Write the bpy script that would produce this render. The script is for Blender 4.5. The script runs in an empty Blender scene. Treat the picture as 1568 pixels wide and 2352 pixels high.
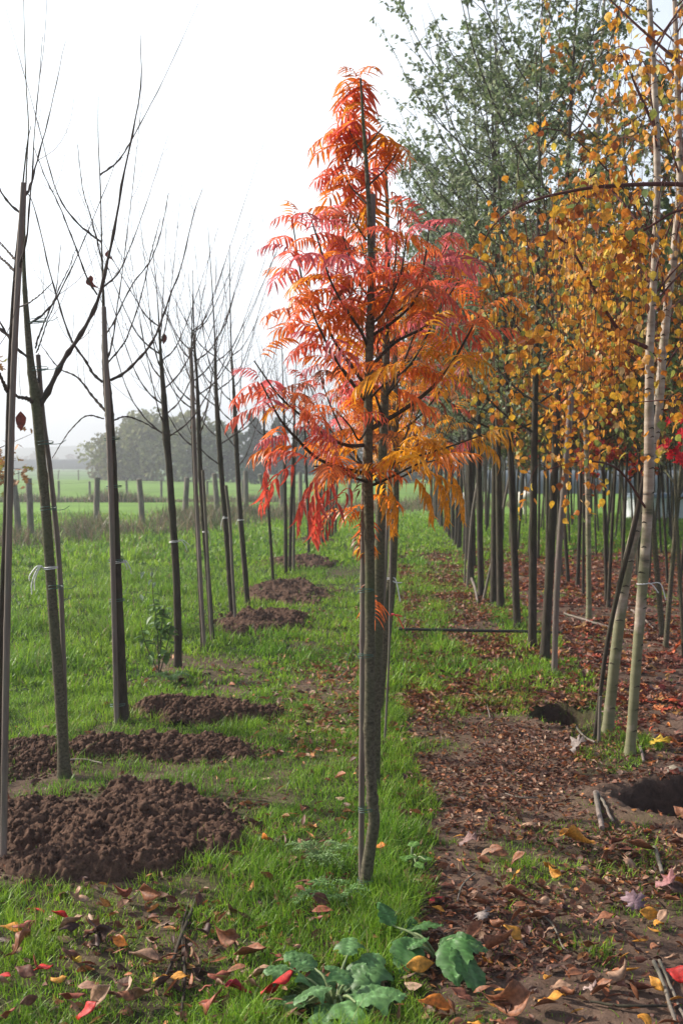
import bpy, math, random
import numpy as np
from mathutils import Vector

# ------------------------------------------------------------------ camera, sky, sun, exposure
scene = bpy.context.scene
COL = scene.collection
CAMZ = 1.6; FPX = 2480.0; CX, CY, HOR = 784.0, 1176.0, 1065.0
PITCH = math.atan((CY - HOR) / FPX)
cam_d = bpy.data.cameras.new("camera"); cam = bpy.data.objects.new("camera", cam_d); COL.objects.link(cam)
cam.location = (0, 0, CAMZ); cam.rotation_euler = (math.pi / 2 - PITCH, 0, 0)
cam_d.sensor_fit = 'VERTICAL'; cam_d.sensor_height = 36.0; cam_d.lens = FPX / 2352 * 36.0
cam_d.clip_start = 0.05; cam_d.clip_end = 5000
cam_d.dof.use_dof = True; cam_d.dof.focus_distance = 4.3; cam_d.dof.aperture_fstop = 6.0
scene.camera = cam

SUN_AZ = math.radians(-68); SUN_EL = math.radians(31)      # azimuth from +Y, negative = to the left
world = bpy.data.worlds.new("World"); scene.world = world; world.use_nodes = True
nt = world.node_tree; nt.nodes.clear()
w_out = nt.nodes.new("ShaderNodeOutputWorld"); w_bg = nt.nodes.new("ShaderNodeBackground")
sky = nt.nodes.new("ShaderNodeTexSky"); sky.sky_type = 'NISHITA'; sky.sun_disc = False
sky.sun_elevation = SUN_EL; sky.sun_rotation = SUN_AZ % (2 * math.pi); sky.air_density = 1.0; sky.dust_density = 3.0; sky.ozone_density = 1.2
w_tc = nt.nodes.new("ShaderNodeTexCoord"); w_n = nt.nodes.new("ShaderNodeTexNoise"); w_n.inputs['Scale'].default_value = 1.6
w_n.inputs['Detail'].default_value = 5; w_map = nt.nodes.new("ShaderNodeMapping"); w_map.inputs['Scale'].default_value = (1, 1, 3)
w_r = nt.nodes.new("ShaderNodeMapRange"); w_r.inputs[1].default_value = .3; w_r.inputs[2].default_value = .7; w_r.inputs[3].default_value = .8; w_r.inputs[4].default_value = 1.0
w_mix = nt.nodes.new("ShaderNodeMixRGB"); w_mix.inputs[2].default_value = (8.8, 9.4, 10.0, 1)      # thin veil of bright cloud
nt.links.new(w_tc.outputs['Generated'], w_map.inputs[0]); nt.links.new(w_map.outputs[0], w_n.inputs['Vector'])
w_sep = nt.nodes.new("ShaderNodeSeparateXYZ"); nt.links.new(w_tc.outputs['Generated'], w_sep.inputs[0])
def w_range(src, a, b, c, d):
    k = nt.nodes.new("ShaderNodeMapRange"); k.interpolation_type = 'SMOOTHSTEP'; k.inputs[1].default_value = a; k.inputs[2].default_value = b; k.inputs[3].default_value = c; k.inputs[4].default_value = d; nt.links.new(src, k.inputs[0]); return k.outputs[0]
def w_mul(a, b):
    k = nt.nodes.new("ShaderNodeMath"); k.operation = 'MULTIPLY'; nt.links.new(a, k.inputs[0]); nt.links.new(b, k.inputs[1]); return k.outputs[0]
w_f = w_mul(w_mul(w_range(w_sep.outputs['Z'], .30, .85, 1.0, .12), w_range(w_sep.outputs['Y'], -.5, .5, .25, 1.0)), w_range(w_sep.outputs['X'], -.05, .35, 1.0, .50))
nt.links.new(w_n.outputs[0], w_r.inputs[0]); nt.links.new(w_mul(w_r.outputs[0], w_f), w_mix.inputs[0]); nt.links.new(sky.outputs[0], w_mix.inputs[1])
nt.links.new(w_mix.outputs[0], w_bg.inputs[0]); w_bg.inputs[1].default_value = 0.12
nt.links.new(w_bg.outputs[0], w_out.inputs[0])

sun_d = bpy.data.lights.new("sun", 'SUN'); sun_d.energy = 5.0; sun_d.angle = math.radians(1.2); sun_d.color = (1.0, .93, .82)
sun = bpy.data.objects.new("sun", sun_d); COL.objects.link(sun)
sdir = Vector((math.sin(SUN_AZ) * math.cos(SUN_EL), math.cos(SUN_AZ) * math.cos(SUN_EL), math.sin(SUN_EL)))
sun.rotation_euler = sdir.to_track_quat('Z', 'Y').to_euler(); sun.location = (-8, 4, 9)
scene.view_settings.view_transform = 'Standard'; scene.view_settings.look = 'None'; scene.view_settings.exposure = 0.52; scene.view_settings.gamma = 1
try:
    scene.cycles.max_bounces = 6; scene.cycles.transparent_max_bounces = 8
    scene.cycles.diffuse_bounces = 3; scene.cycles.glossy_bounces = 2; scene.cycles.transmission_bounces = 4
    scene.cycles.use_denoising = True; scene.cycles.volume_bounces = 0
except Exception: pass

# ------------------------------------------------------------------ numeric helpers
RNG = np.random.default_rng(7)
def vnoise(x, y, seed=0):
    x = np.asarray(x, float); y = np.asarray(y, float)
    ix = np.floor(x).astype(np.int64); iy = np.floor(y).astype(np.int64); fx = x - ix; fy = y - iy
    def h(a, b):
        n = (a * 374761393 + b * 668265263 + seed * 974634777) & 0xffffffff
        n = ((n ^ (n >> 13)) * 1274126177) & 0xffffffff
        return ((n ^ (n >> 16)) & 0xffff) / 65535.0
    u = fx * fx * (3 - 2 * fx); v = fy * fy * (3 - 2 * fy)
    return (h(ix, iy) * (1 - u) + h(ix + 1, iy) * u) * (1 - v) + (h(ix, iy + 1) * (1 - u) + h(ix + 1, iy + 1) * u) * v
def fbm(x, y, seed=0, oct=4):
    s = 0; a = .5; t = 0
    for i in range(oct):
        s = s + a * vnoise(x * 2 ** i, y * 2 ** i, seed + i * 17); t += a; a *= .5
    return s / t
def sstep(a, b, x): t = np.clip((x - a) / (b - a), 0, 1); return t * t * (3 - 2 * t)
def P(px, py, D):          # photo position (1568 wide) at distance D along the ground
    c, s = math.cos(PITCH), math.sin(PITCH); v = CY - py
    y = FPX * c + v * s; z = -FPX * s + v * c
    k = D / y; return np.array([(px - CX) * k, D, CAMZ + z * k])
def G(px, py):             # ground point seen at a photo position
    c, s = math.cos(PITCH), math.sin(PITCH); v = CY - py
    y = FPX * c + v * s; z = -FPX * s + v * c
    D = CAMZ / (-z / y); p = P(px, py, D); return p
def eul(yaw, pitch, roll):
    cy, sy, cp, sp, cr, sr = np.cos(yaw), np.sin(yaw), np.cos(pitch), np.sin(pitch), np.cos(roll), np.sin(roll)
    R = np.empty(np.shape(yaw) + (3, 3))
    R[..., 0, 0] = cy * cp; R[..., 0, 1] = cy * sp * sr - sy * cr; R[..., 0, 2] = cy * sp * cr + sy * sr
    R[..., 1, 0] = sy * cp; R[..., 1, 1] = sy * sp * sr + cy * cr; R[..., 1, 2] = sy * sp * cr - cy * sr
    R[..., 2, 0] = -sp; R[..., 2, 1] = cp * sr; R[..., 2, 2] = cp * cr
    return R
HOLES = [(1.40, 6.82, .20, .30, .40), (1.70, 5.10, .40, .30, .34)]
def U(x, y): return x - .0448 * y
def height(x, y):
    x = np.asarray(x, float); y = np.asarray(y, float)
    near = 1 - sstep(20, 40, y)
    z = (fbm(x * .9, y * .9, 3) - .5) * .07 * near + (fbm(x * 7, y * 7, 9, 3) - .5) * .028 * near
    u = U(x, y)
    z = z - .022 * near + near * .012 * (np.exp(-((u + .08) / .22) ** 2) + np.exp(-((u - 1.32) / .2) ** 2) + np.exp(-((u + 1.6) / .25) ** 2))
    for (hx, hy, rx, ry, d) in HOLES:
        e = ((np.abs(x - hx) / rx) ** 2.2 + (np.abs(y - hy) / ry) ** 2.2) ** (1 / 2.2) + (fbm(x * 7, y * 7, 31) - .5) * .6
        z = z - d * (1 - sstep(.72, 1.0, e)) + (1 - sstep(.9, 1.15, e)) * (fbm(x * 16, y * 16, 37, 2) - .5) * .09 + .03 * np.exp(-((e - 1.15) / .15) ** 2)
    return z
def H(x, y): return float(height(np.array([x]), np.array([y]))[0])

# ------------------------------------------------------------------ mesh helpers
class MB:
    def __init__(s): s.V = []; s.F = {3: [], 4: []}; s.C = []; s.n = 0
    def add(s, V, F, col=(.5, .5, .5)):
        V = np.asarray(V, float); F = np.asarray(F, np.int64)
        if not len(V): return
        s.V.append(V); s.F[F.shape[1]].append(F + s.n)
        c = np.asarray(col, float)
        s.C.append(np.broadcast_to(c, (len(V), 3)) if c.ndim == 1 else c); s.n += len(V)
    def build(s, name, mat, parent=None, smooth=True):
        V = np.concatenate(s.V); me = bpy.data.meshes.new(name)
        f3 = np.concatenate(s.F[3]) if s.F[3] else np.zeros((0, 3), np.int64); f4 = np.concatenate(s.F[4]) if s.F[4] else np.zeros((0, 4), np.int64)
        me.vertices.add(len(V)); me.vertices.foreach_set("co", V.astype(np.float32).ravel())
        li = np.concatenate([f3.ravel(), f4.ravel()]).astype(np.int32)
        me.loops.add(len(li)); me.loops.foreach_set("vertex_index", li)
        nf = len(f3) + len(f4); me.polygons.add(nf)
        st = np.concatenate([np.arange(len(f3)) * 3, len(f3) * 3 + np.arange(len(f4)) * 4]).astype(np.int32)
        me.polygons.foreach_set("loop_start", st)
        me.polygons.foreach_set("use_smooth", np.full(nf, smooth))
        me.update(calc_edges=True)
        a = me.color_attributes.new("tint", 'FLOAT_COLOR', 'POINT')
        C = np.concatenate(s.C); a.data.foreach_set("color", np.concatenate([C, np.ones((len(C), 1))], 1).astype(np.float32).ravel())
        me.materials.append(mat)
        o = bpy.data.objects.new(name, me); COL.objects.link(o)
        if parent is not None: o.parent = parent
        return o
def scatter(mb, tpl, pos, R, sc, col, cvar=None):
    """copies of one template (V, F) with per-copy rotation, scale (K,) or (K,3) and colour (K,3)"""
    V, F = tpl; K = len(pos)
    if K == 0: return
    sc = np.asarray(sc, float); sc = np.repeat(sc[:, None], 3, 1) if sc.ndim == 1 else sc
    VV = np.einsum('kij,knj->kni', R, V[None] * sc[:, None, :]) + np.asarray(pos)[:, None, :]
    FF = F[None] + (np.arange(K) * len(V))[:, None, None]
    CC = np.repeat(np.asarray(col)[:, None, :], len(V), 1)
    if cvar is not None: CC = np.clip(CC * cvar[None, :, None], 0, 1)
    mb.add(VV.reshape(-1, 3), FF.reshape(-1, F.shape[1]), CC.reshape(-1, 3))
def smooth(pts, rad, n):
    pts = np.asarray(pts, float); rad = np.asarray(rad, float); m = len(pts)
    if m < 3: t = np.linspace(0, 1, n)[:, None]; return pts[0] * (1 - t) + pts[-1] * t, np.linspace(rad[0], rad[-1], n)
    p = np.vstack([2 * pts[0] - pts[1], pts, 2 * pts[-1] - pts[-2]])
    t = np.linspace(0, m - 1 - 1e-6, n); i = t.astype(int); f = (t - i)[:, None]
    a, b, c, d = p[i], p[i + 1], p[i + 2], p[i + 3]
    q = .5 * ((2 * b) + (-a + c) * f + (2 * a - 5 * b + 4 * c - d) * f ** 2 + (-a + 3 * b - 3 * c + d) * f ** 3)
    return q, np.interp(t, np.arange(m), rad)
def tube(mb, pts, rad, sides=8, col=(.5, .5, .5), bump=0, seed=0, cap=True):
    pts = np.asarray(pts, float); n = len(pts); rad = np.broadcast_to(np.asarray(rad, float), (n,))
    T = np.gradient(pts, axis=0); T /= np.linalg.norm(T, axis=1)[:, None] + 1e-9
    ref = np.array([0, 1., 0]) if abs(T[:, 1]).mean() < .8 else np.array([1., 0, 0])
    A = np.cross(T, ref); A /= np.linalg.norm(A, axis=1)[:, None] + 1e-9; B = np.cross(A, T)
    th = np.arange(sides) / sides * 2 * math.pi
    r = np.repeat(rad[:, None], sides, 1)
    if bump:
        s = np.cumsum(np.r_[0, np.linalg.norm(np.diff(pts, axis=0), axis=1)])
        r = r * (1 + bump * (fbm(s[:, None] * 14 + seed * 3.1, np.cos(th)[None] * 1.3 + seed, seed) - .5) * 2)
    V = pts[:, None] + A[:, None] * (np.cos(th)[None, :, None] * r[..., None]) + B[:, None] * (np.sin(th)[None, :, None] * r[..., None])
    V = V.reshape(-1, 3)
    i = np.arange(n - 1)[:, None] * sides; j = np.arange(sides)[None]; k = (j + 1) % sides
    F = np.stack([i + j, i + k, i + sides + k, i + sides + j], -1).reshape(-1, 4)
    col = np.asarray(col, float)
    if col.ndim == 2: col = np.repeat(col, sides, 0)
    mb.add(V, F, col)
    if cap and sides > 3:
        for e, rev in ((0, True), (n - 1, False)):
            ring = np.arange(sides) + e * sides; c = pts[e][None] + T[e][None] * (rad[e] * (-.3 if rev else .3))
            vv = np.vstack([V[ring], c]); ff = np.stack([np.arange(sides), (np.arange(sides) + 1) % sides, np.full(sides, sides)], 1)
            if rev: ff = ff[:, ::-1]
            cc = col if col.ndim == 1 else col[ring].mean(0)
            mb.add(vv, ff, cc)

def set_tag(o, label=None, cat=None, group=None, kind=None):
    if label: o['label'] = label
    if cat: o['category'] = cat
    if group: o['group'] = group
    if kind: o['kind'] = kind
    return o
def empty(name, loc, label, cat, group=None):
    o = bpy.data.objects.new(name, None); COL.objects.link(o); o.empty_display_size = .1
    o.location = tuple(loc); return set_tag(o, label, cat, group)
def sh(pts, root):   # world points -> local to a root
    return np.asarray(pts, float) - np.array(root.location)

# ------------------------------------------------------------------ materials
def new_mat(name):
    m = bpy.data.materials.new(name); m.use_nodes = True; n = m.node_tree.nodes; n.clear(); return m, n, m.node_tree.links
def N(n, t, **kw):
    k = n.new(t)
    for a, b in kw.items():
        if a in k.inputs: k.inputs[a].default_value = b
        else: setattr(k, a, b)
    return k
def leaf_mat(name, trans=.35, rough=.5, spec=.35, nscale=60, var=.35):
    m, n, l = new_mat(name); out = n.new("ShaderNodeOutputMaterial")
    at = N(n, "ShaderNodeAttribute", attribute_name="tint"); tc = n.new("ShaderNodeTexCoord")
    no = N(n, "ShaderNodeTexNoise", Scale=nscale, Detail=3.0); l.new(tc.outputs['Object'], no.inputs['Vector'])
    mr = N(n, "ShaderNodeMapRange"); mr.inputs[1].default_value = .3; mr.inputs[2].default_value = .7; mr.inputs[3].default_value = 1 - var; mr.inputs[4].default_value = 1 + var
    l.new(no.outputs[0], mr.inputs[0])
    mx = N(n, "ShaderNodeVectorMath", operation='MULTIPLY'); l.new(at.outputs['Color'], mx.inputs[0]); l.new(mr.outputs[0], mx.inputs[1])
    p = N(n, "ShaderNodeBsdfPrincipled"); p.inputs['Roughness'].default_value = rough; p.inputs['Specular IOR Level'].default_value = spec
    tr = n.new("ShaderNodeBsdfTranslucent"); ms = n.new("ShaderNodeMixShader"); ms.inputs[0].default_value = trans
    bp = N(n, "ShaderNodeBump", Strength=.25, Distance=.002); l.new(no.outputs[0], bp.inputs['Height']); l.new(bp.outputs[0], p.inputs['Normal'])
    l.new(mx.outputs[0], p.inputs['Base Color']); l.new(mx.outputs[0], tr.inputs[0])
    l.new(p.outputs[0], ms.inputs[1]); l.new(tr.outputs[0], ms.inputs[2]); l.new(ms.outputs[0], out.inputs[0]); return m
def bark_mat(name, c1, c2, c3, vs=(30, 30, 8), ring=0.0, rough=.85, moss=None):
    m, n, l = new_mat(name); out = n.new("ShaderNodeOutputMaterial"); p = N(n, "ShaderNodeBsdfPrincipled", Roughness=rough)
    p.inputs['Specular IOR Level'].default_value = .2
    tc = n.new("ShaderNodeTexCoord"); mp = n.new("ShaderNodeMapping"); mp.inputs['Scale'].default_value = vs; l.new(tc.outputs['Object'], mp.inputs[0])
    n1 = N(n, "ShaderNodeTexNoise", Scale=1.0, Detail=6.0, Roughness=.65); l.new(mp.outputs[0], n1.inputs['Vector'])
    n2 = N(n, "ShaderNodeTexNoise", Scale=3.0, Detail=4.0); l.new(tc.outputs['Object'], n2.inputs['Vector'])
    r = n.new("ShaderNodeValToRGB"); r.color_ramp.elements[0].position = .32; r.color_ramp.elements[0].color = (*c1, 1)
    r.color_ramp.elements[1].position = .68; r.color_ramp.elements[1].color = (*c2, 1); l.new(n1.outputs[0], r.inputs[0])
    mx = n.new("ShaderNodeMixRGB"); mx.inputs[2].default_value = (*c3, 1); l.new(r.outputs[0], mx.inputs[1])
    mr = N(n, "ShaderNodeMapRange"); mr.inputs[1].default_value = .45; mr.inputs[2].default_value = .65; mr.inputs[4].default_value = .75
    l.new(n2.outputs[0], mr.inputs[0]); l.new(mr.outputs[0], mx.inputs[0]); l.new(mx.outputs[0], p.inputs['Base Color'])
    bp = N(n, "ShaderNodeBump", Strength=.7, Distance=.004); l.new(n1.outputs[0], bp.inputs['Height']); l.new(bp.outputs[0], p.inputs['Normal'])
    l.new(p.outputs[0], out.inputs[0]); return m
def birch_mat(name):
    m, n, l = new_mat(name); out = n.new("ShaderNodeOutputMaterial"); p = N(n, "ShaderNodeBsdfPrincipled", Roughness=.6)
    tc = n.new("ShaderNodeTexCoord"); mp = n.new("ShaderNodeMapping"); mp.inputs['Scale'].default_value = (6, 6, 26); l.new(tc.outputs['Object'], mp.inputs[0])
    n1 = N(n, "ShaderNodeTexNoise", Scale=1.0, Detail=3.0); l.new(mp.outputs[0], n1.inputs['Vector'])
    r = n.new("ShaderNodeValToRGB"); e = r.color_ramp.elements; e[0].position = .30; e[0].color = (.06, .045, .035, 1); e[1].position = .37; e[1].color = (.27, .20, .145, 1)
    e2 = e.new(.62); e2.color = (.44, .36, .28, 1); l.new(n1.outputs[0], r.inputs[0])
    n2 = N(n, "ShaderNodeTexNoise", Scale=9.0, Detail=5.0); l.new(tc.outputs['Object'], n2.inputs['Vector'])
    sx = n.new("ShaderNodeSeparateXYZ"); l.new(tc.outputs['Object'], sx.inputs[0])
    mh = N(n, "ShaderNodeMapRange"); mh.inputs[1].default_value = 0; mh.inputs[2].default_value = 2.2; mh.inputs[3].default_value = .30; mh.inputs[4].default_value = -.1; l.new(sx.outputs['Z'], mh.inputs[0])
    ad = N(n, "ShaderNodeMath", operation='ADD'); l.new(n2.outputs[0], ad.inputs[0]); l.new(mh.outputs[0], ad.inputs[1])
    mr = N(n, "ShaderNodeMapRange"); mr.inputs[1].default_value = .5; mr.inputs[2].default_value = .66; mr.inputs[4].default_value = .8; l.new(ad.outputs[0], mr.inputs[0])
    mx = n.new("ShaderNodeMixRGB"); mx.inputs[2].default_value = (.13, .14, .055, 1); l.new(mr.outputs[0], mx.inputs[0]); l.new(r.outputs[0], mx.inputs[1])
    l.new(mx.outputs[0], p.inputs['Base Color']); bp = N(n, "ShaderNodeBump", Strength=.4, Distance=.003); l.new(n1.outputs[0], bp.inputs['Height']); l.new(bp.outputs[0], p.inputs['Normal'])
    l.new(p.outputs[0], out.inputs[0]); return m
def plain(name, c, rough=.6, nscale=20, var=.25, metallic=0):
    m, n, l = new_mat(name); out = n.new("ShaderNodeOutputMaterial"); p = N(n, "ShaderNodeBsdfPrincipled", Roughness=rough, Metallic=metallic)
    tc = n.new("ShaderNodeTexCoord"); no = N(n, "ShaderNodeTexNoise", Scale=nscale, Detail=4.0); l.new(tc.outputs['Object'], no.inputs['Vector'])
    r = n.new("ShaderNodeValToRGB"); r.color_ramp.elements[0].position = .3; r.color_ramp.elements[1].position = .7
    r.color_ramp.elements[0].color = (*[x * (1 - var) for x in c], 1); r.color_ramp.elements[1].color = (*[min(1, x * (1 + var)) for x in c], 1)
    l.new(no.outputs[0], r.inputs[0]); l.new(r.outputs[0], p.inputs['Base Color']); l.new(p.outputs[0], out.inputs[0]); return m
def soil_mat(name):
    m, n, l = new_mat(name); out = n.new("ShaderNodeOutputMaterial"); p = N(n, "ShaderNodeBsdfPrincipled", Roughness=.95); p.inputs['Specular IOR Level'].default_value = .15
    tc = n.new("ShaderNodeTexCoord")
    n1 = N(n, "ShaderNodeTexNoise", Scale=55.0, Detail=8.0, Roughness=.7); l.new(tc.outputs['Object'], n1.inputs['Vector'])
    r = n.new("ShaderNodeValToRGB"); r.color_ramp.elements[0].position = .3; r.color_ramp.elements[0].color = (.034, .019, .014, 1)
    r.color_ramp.elements[1].position = .7; r.color_ramp.elements[1].color = (.20, .115, .078, 1); l.new(n1.outputs[0], r.inputs[0])
    l.new(r.outputs[0], p.inputs['Base Color'])
    bp = N(n, "ShaderNodeBump", Strength=1.0, Distance=.012); l.new(n1.outputs[0], bp.inputs['Height']); l.new(bp.outputs[0], p.inputs['Normal'])
    l.new(p.outputs[0], out.inputs[0]); return m
def ground_mat(name):
    m, n, l = new_mat(name); out = n.new("ShaderNodeOutputMaterial"); p = N(n, "ShaderNodeBsdfPrincipled", Roughness=.95); p.inputs['Specular IOR Level'].default_value = .12
    at = N(n, "ShaderNodeAttribute", attribute_name="tint"); tc = n.new("ShaderNodeTexCoord")
    n1 = N(n, "ShaderNodeTexNoise", Scale=26.0, Detail=8.0, Roughness=.7); l.new(tc.outputs['Object'], n1.inputs['Vector'])
    n2 = N(n, "ShaderNodeTexNoise", Scale=.35, Detail=6.0, Roughness=.6); l.new(tc.outputs['Object'], n2.inputs['Vector'])
    mr = N(n, "ShaderNodeMapRange"); mr.inputs[1].default_value = .25; mr.inputs[2].default_value = .75; mr.inputs[3].default_value = .5; mr.inputs[4].default_value = 1.5; l.new(n1.outputs[0], mr.inputs[0])
    m2 = N(n, "ShaderNodeMapRange"); m2.inputs[1].default_value = .3; m2.inputs[2].default_value = .7; m2.inputs[3].default_value = .78; m2.inputs[4].default_value = 1.2; l.new(n2.outputs[0], m2.inputs[0])
    a = N(n, "ShaderNodeVectorMath", operation='MULTIPLY'); l.new(at.outputs['Color'], a.inputs[0]); l.new(mr.outputs[0], a.inputs[1])
    b = N(n, "ShaderNodeVectorMath", operation='MULTIPLY'); l.new(a.outputs[0], b.inputs[0]); l.new(m2.outputs[0], b.inputs[1])
    l.new(b.outputs[0], p.inputs['Base Color'])
    bp = N(n, "ShaderNodeBump", Strength=.9, Distance=.02); l.new(n1.outputs[0], bp.inputs['Height']); l.new(bp.outputs[0], p.inputs['Normal'])
    l.new(p.outputs[0], out.inputs[0]); return m

M_ground = ground_mat("ground"); M_soil = soil_mat("soil")
M_grass = leaf_mat("grass", .42, .45, .3, 4, .22)
M_leaf = leaf_mat("rowan_leaf", .55, .36, .6, 70, .3)
M_birchleaf = leaf_mat("birch_leaf", .42, .5, .3, 70, .35)
M_green = leaf_mat("green_leaf", .35, .45, .4, 40, .3)
M_litter = leaf_mat("litter", .15, .55, .3, 90, .4)
M_weed = leaf_mat("weed_leaf", .25, .5, .35, 35, .28)
M_farleaf = leaf_mat("far_foliage", .25, .7, .1, .6, .3)
M_bark = bark_mat("bark_brown", (.022, .016, .013), (.085, .062, .047), (.055, .056, .03))
M_barkg = bark_mat("bark_olive", (.038, .032, .021), (.165, .14, .095), (.09, .10, .045), (70, 70, 90))
M_barkd = bark_mat("bark_dark", (.024, .019, .015), (.085, .067, .050), (.062, .062, .034))
M_twig = bark_mat("bark_twig", (.035, .025, .022), (.10, .072, .06), (.07, .055, .045))
M_redtwig = bark_mat("bark_red_twig", (.07, .022, .02), (.15, .06, .05), (.09, .05, .045))
M_birch = birch_mat("bark_birch")
M_cane = bark_mat("bamboo_cane", (.12, .09, .078), (.28, .22, .19), (.15, .14, .105), (40, 40, 3), rough=.6)
M_canedark = bark_mat("weathered_cane", (.10, .085, .07), (.24, .20, .165), (.15, .14, .10), (40, 40, 3), rough=.7)
M_post = bark_mat("post_wood", (.12, .10, .08), (.30, .26, .22), (.16, .16, .11), (20, 20, 4))
M_wire = plain("green_tie", (.05, .12, .09), .4); M_white = plain("white_ribbon", (.78, .78, .76), .45, 20, .08)
M_red = plain("red_ribbon", (.65, .03, .05), .45, 20, .1); M_steel = plain("fence_wire", (.18, .18, .17), .5)
M_pipe = plain("black_pipe", (.02, .02, .02), .5); M_wool = plain("wool", (.72, .68, .60), .95, 30, .15)
M_wall = plain("white_wall", (.75, .78, .80), .7, 3, .06); M_roof = plain("blue_roof", (.30, .37, .46), .6, 3, .1)
M_poly = plain("grey_sheeting", (.09, .11, .12), .5, .5, .15); M_brownleaf = leaf_mat("dead_leaf", .2, .6, .3, 80, .4)

# ------------------------------------------------------------------ ground
def grass_w(x, y):
    fine = fbm(x * 7, y * 7, 52, 3); y0 = y; near_ = 1 - sstep(15, 22, y)
    u = U(x, y) + ((fbm(x * 1.8, y * 1.8, 53, 3) - .5) * .34 + (fine - .5) * .16) * near_; n = fbm(x * 2.3, y * 2.3, 51, 4) * .62 + fine * .38; n2 = fbm(x * .9, y * .9, 77, 3)
    y = y + (fbm(x * 1.1, y * 1.1, 54, 3) - .5) * 3.2 * sstep(3.4, 7, y)
    left = np.where(y < 4.0, .66, .90)
    w = np.where(u < -1.9, left, 0.0)
    w = np.where((u >= -1.9) & (u < -.95), np.where(y < 8.5, np.where(y < 4.1, .60, .48), .80), w)
    w = np.where((u >= -.95) & (u < .18), np.where(y < 4.0, .56, .61) + .30 * np.exp(-((u + .02) / .12) ** 2), w)
    lane = .35 + .38 * np.exp(-((u - .42) / .16) ** 2) * sstep(5.5, 8.5, y) + .10 * sstep(10.5, 16, y) + .5 * sstep(17, 26, y) + .22 * sstep(6, 8, y) * (1 - sstep(8.5, 9.5, y))
    w = np.where((u >= .18) & (u < 1.08), lane, w)
    w = np.where((u >= 1.08) & (u < 1.55), np.where(y < 5.6, .30, .60), w)
    w = np.where(u >= 1.55, .24 + .7 * sstep(15, 24, y), w)
    w = w - .12 * np.exp(-(((u + .42) / .28) ** 2 + ((y - 8.0) / 1.6) ** 2))
    return sstep(0, 1, np.clip((w - (n * .65 + n2 * .35 - .5) * 1.7 * (1.15 - w) - .5) * 2.1 + .5, 0, 1)) * np.ones_like(x)
MOUNDS = [(-1.02, 4.70, .68, .54, .12, 1), (-1.30, 6.02, .27, .22, .11, 2), (-.82, 6.05, .42, .26, .08, 3), (-.90, 6.95, .50, .30, .10, 4),
          (-.84, 10.9, .5, .75, .14, 5), (-.66, 13.4, .6, 1.1, .14, 6), (-.66, 17.4, .6, .9, .12, 7), (-.55, 22.5, .45, .5, .08, 8),
          (-1.75, 5.9, .35, .4, .05, 9), ]
def in_holes(x, y, k=1.0):
    r = np.zeros_like(x, bool)
    for hx, hy, rx, ry, d in HOLES: r |= ((x - hx) / (rx * k)) ** 2 + ((y - hy) / (ry * k)) ** 2 < 1
    return r
def in_plants(x, y): return (((x - .0) / .17) ** 2 + ((y - 3.16) / .2) ** 2 < 1) | (((x - .32) / .16) ** 2 + ((y - 3.45) / .16) ** 2 < 1)
def mound_mask(x, y, k=.92):
    r = np.zeros_like(x, bool)
    for mx, my, rx, ry, hh, s in MOUNDS: r |= ((x - mx) / (rx * k)) ** 2 + ((y - my) / (ry * k)) ** 2 < 1 + (fbm(x * 5, y * 5, s) - .5) * .8
    return r
def axis(knots):
    out = []
    for (a, b, st) in knots: out.append(np.arange(a, b, st))
    return np.concatenate(out + [[knots[-1][1]]])
gx = axis([(-2500, -300, 200), (-300, -60, 20), (-60, -12, 3), (-12, -3, .3), (-3, 3.6, .03), (3.6, 12, .3), (12, 60, 3), (60, 300, 20), (300, 2500, 200)])
gy = axis([(-40, 0, 5), (0, 2.4, .3), (2.4, 9, .03), (9, 16, .06), (16, 40, .3), (40, 120, 4), (120, 600, 30), (600, 3400, 200)])
X, Y = np.meshgrid(gx, gy); Z = height(X, Y) * (1 - sstep(30, 45, np.abs(X)))
gv = np.stack([X.ravel(), Y.ravel(), Z.ravel()], 1); nx = len(gx); ny = len(gy)
ii = (np.arange(ny - 1)[:, None] * nx + np.arange(nx - 1)[None]).ravel(); gf = np.stack([ii, ii + 1, ii + nx + 1, ii + nx], 1)
x, y = gv[:, 0], gv[:, 1]; w = grass_w(x, y)[:, None]; u = U(x, y)
soil = np.array([.20, .132, .094]); soil2 = np.array([.10, .062, .047]); gr = np.array([.040, .060, .016]); field = np.array([.155, .275, .045])
nn = fbm(x * 1.7, y * 1.7, 15)[:, None]; sc_ = soil * nn + soil2 * (1 - nn)
c = sc_ * (1 - w) + gr * w
farw = sstep(19, 30, y)[:, None]; band = fbm(x * .05, y * .12, 5)[:, None]
fieldc = field * (.8 + .4 * band)
fieldc = np.where((y > 110)[:, None], np.array([.13, .23, .07]), fieldc)
c = c * (1 - farw) + fieldc * farw
c = np.where(in_holes(x, y, 1.02)[:, None], np.array([.085, .054, .042]) * (.7 + .6 * nn), c)
mbg = MB(); mbg.add(gv, gf, c); ground = mbg.build("ground", M_ground); set_tag(ground, kind='structure', label='nursery ground of grass, bare soil and green fields beyond')

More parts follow.
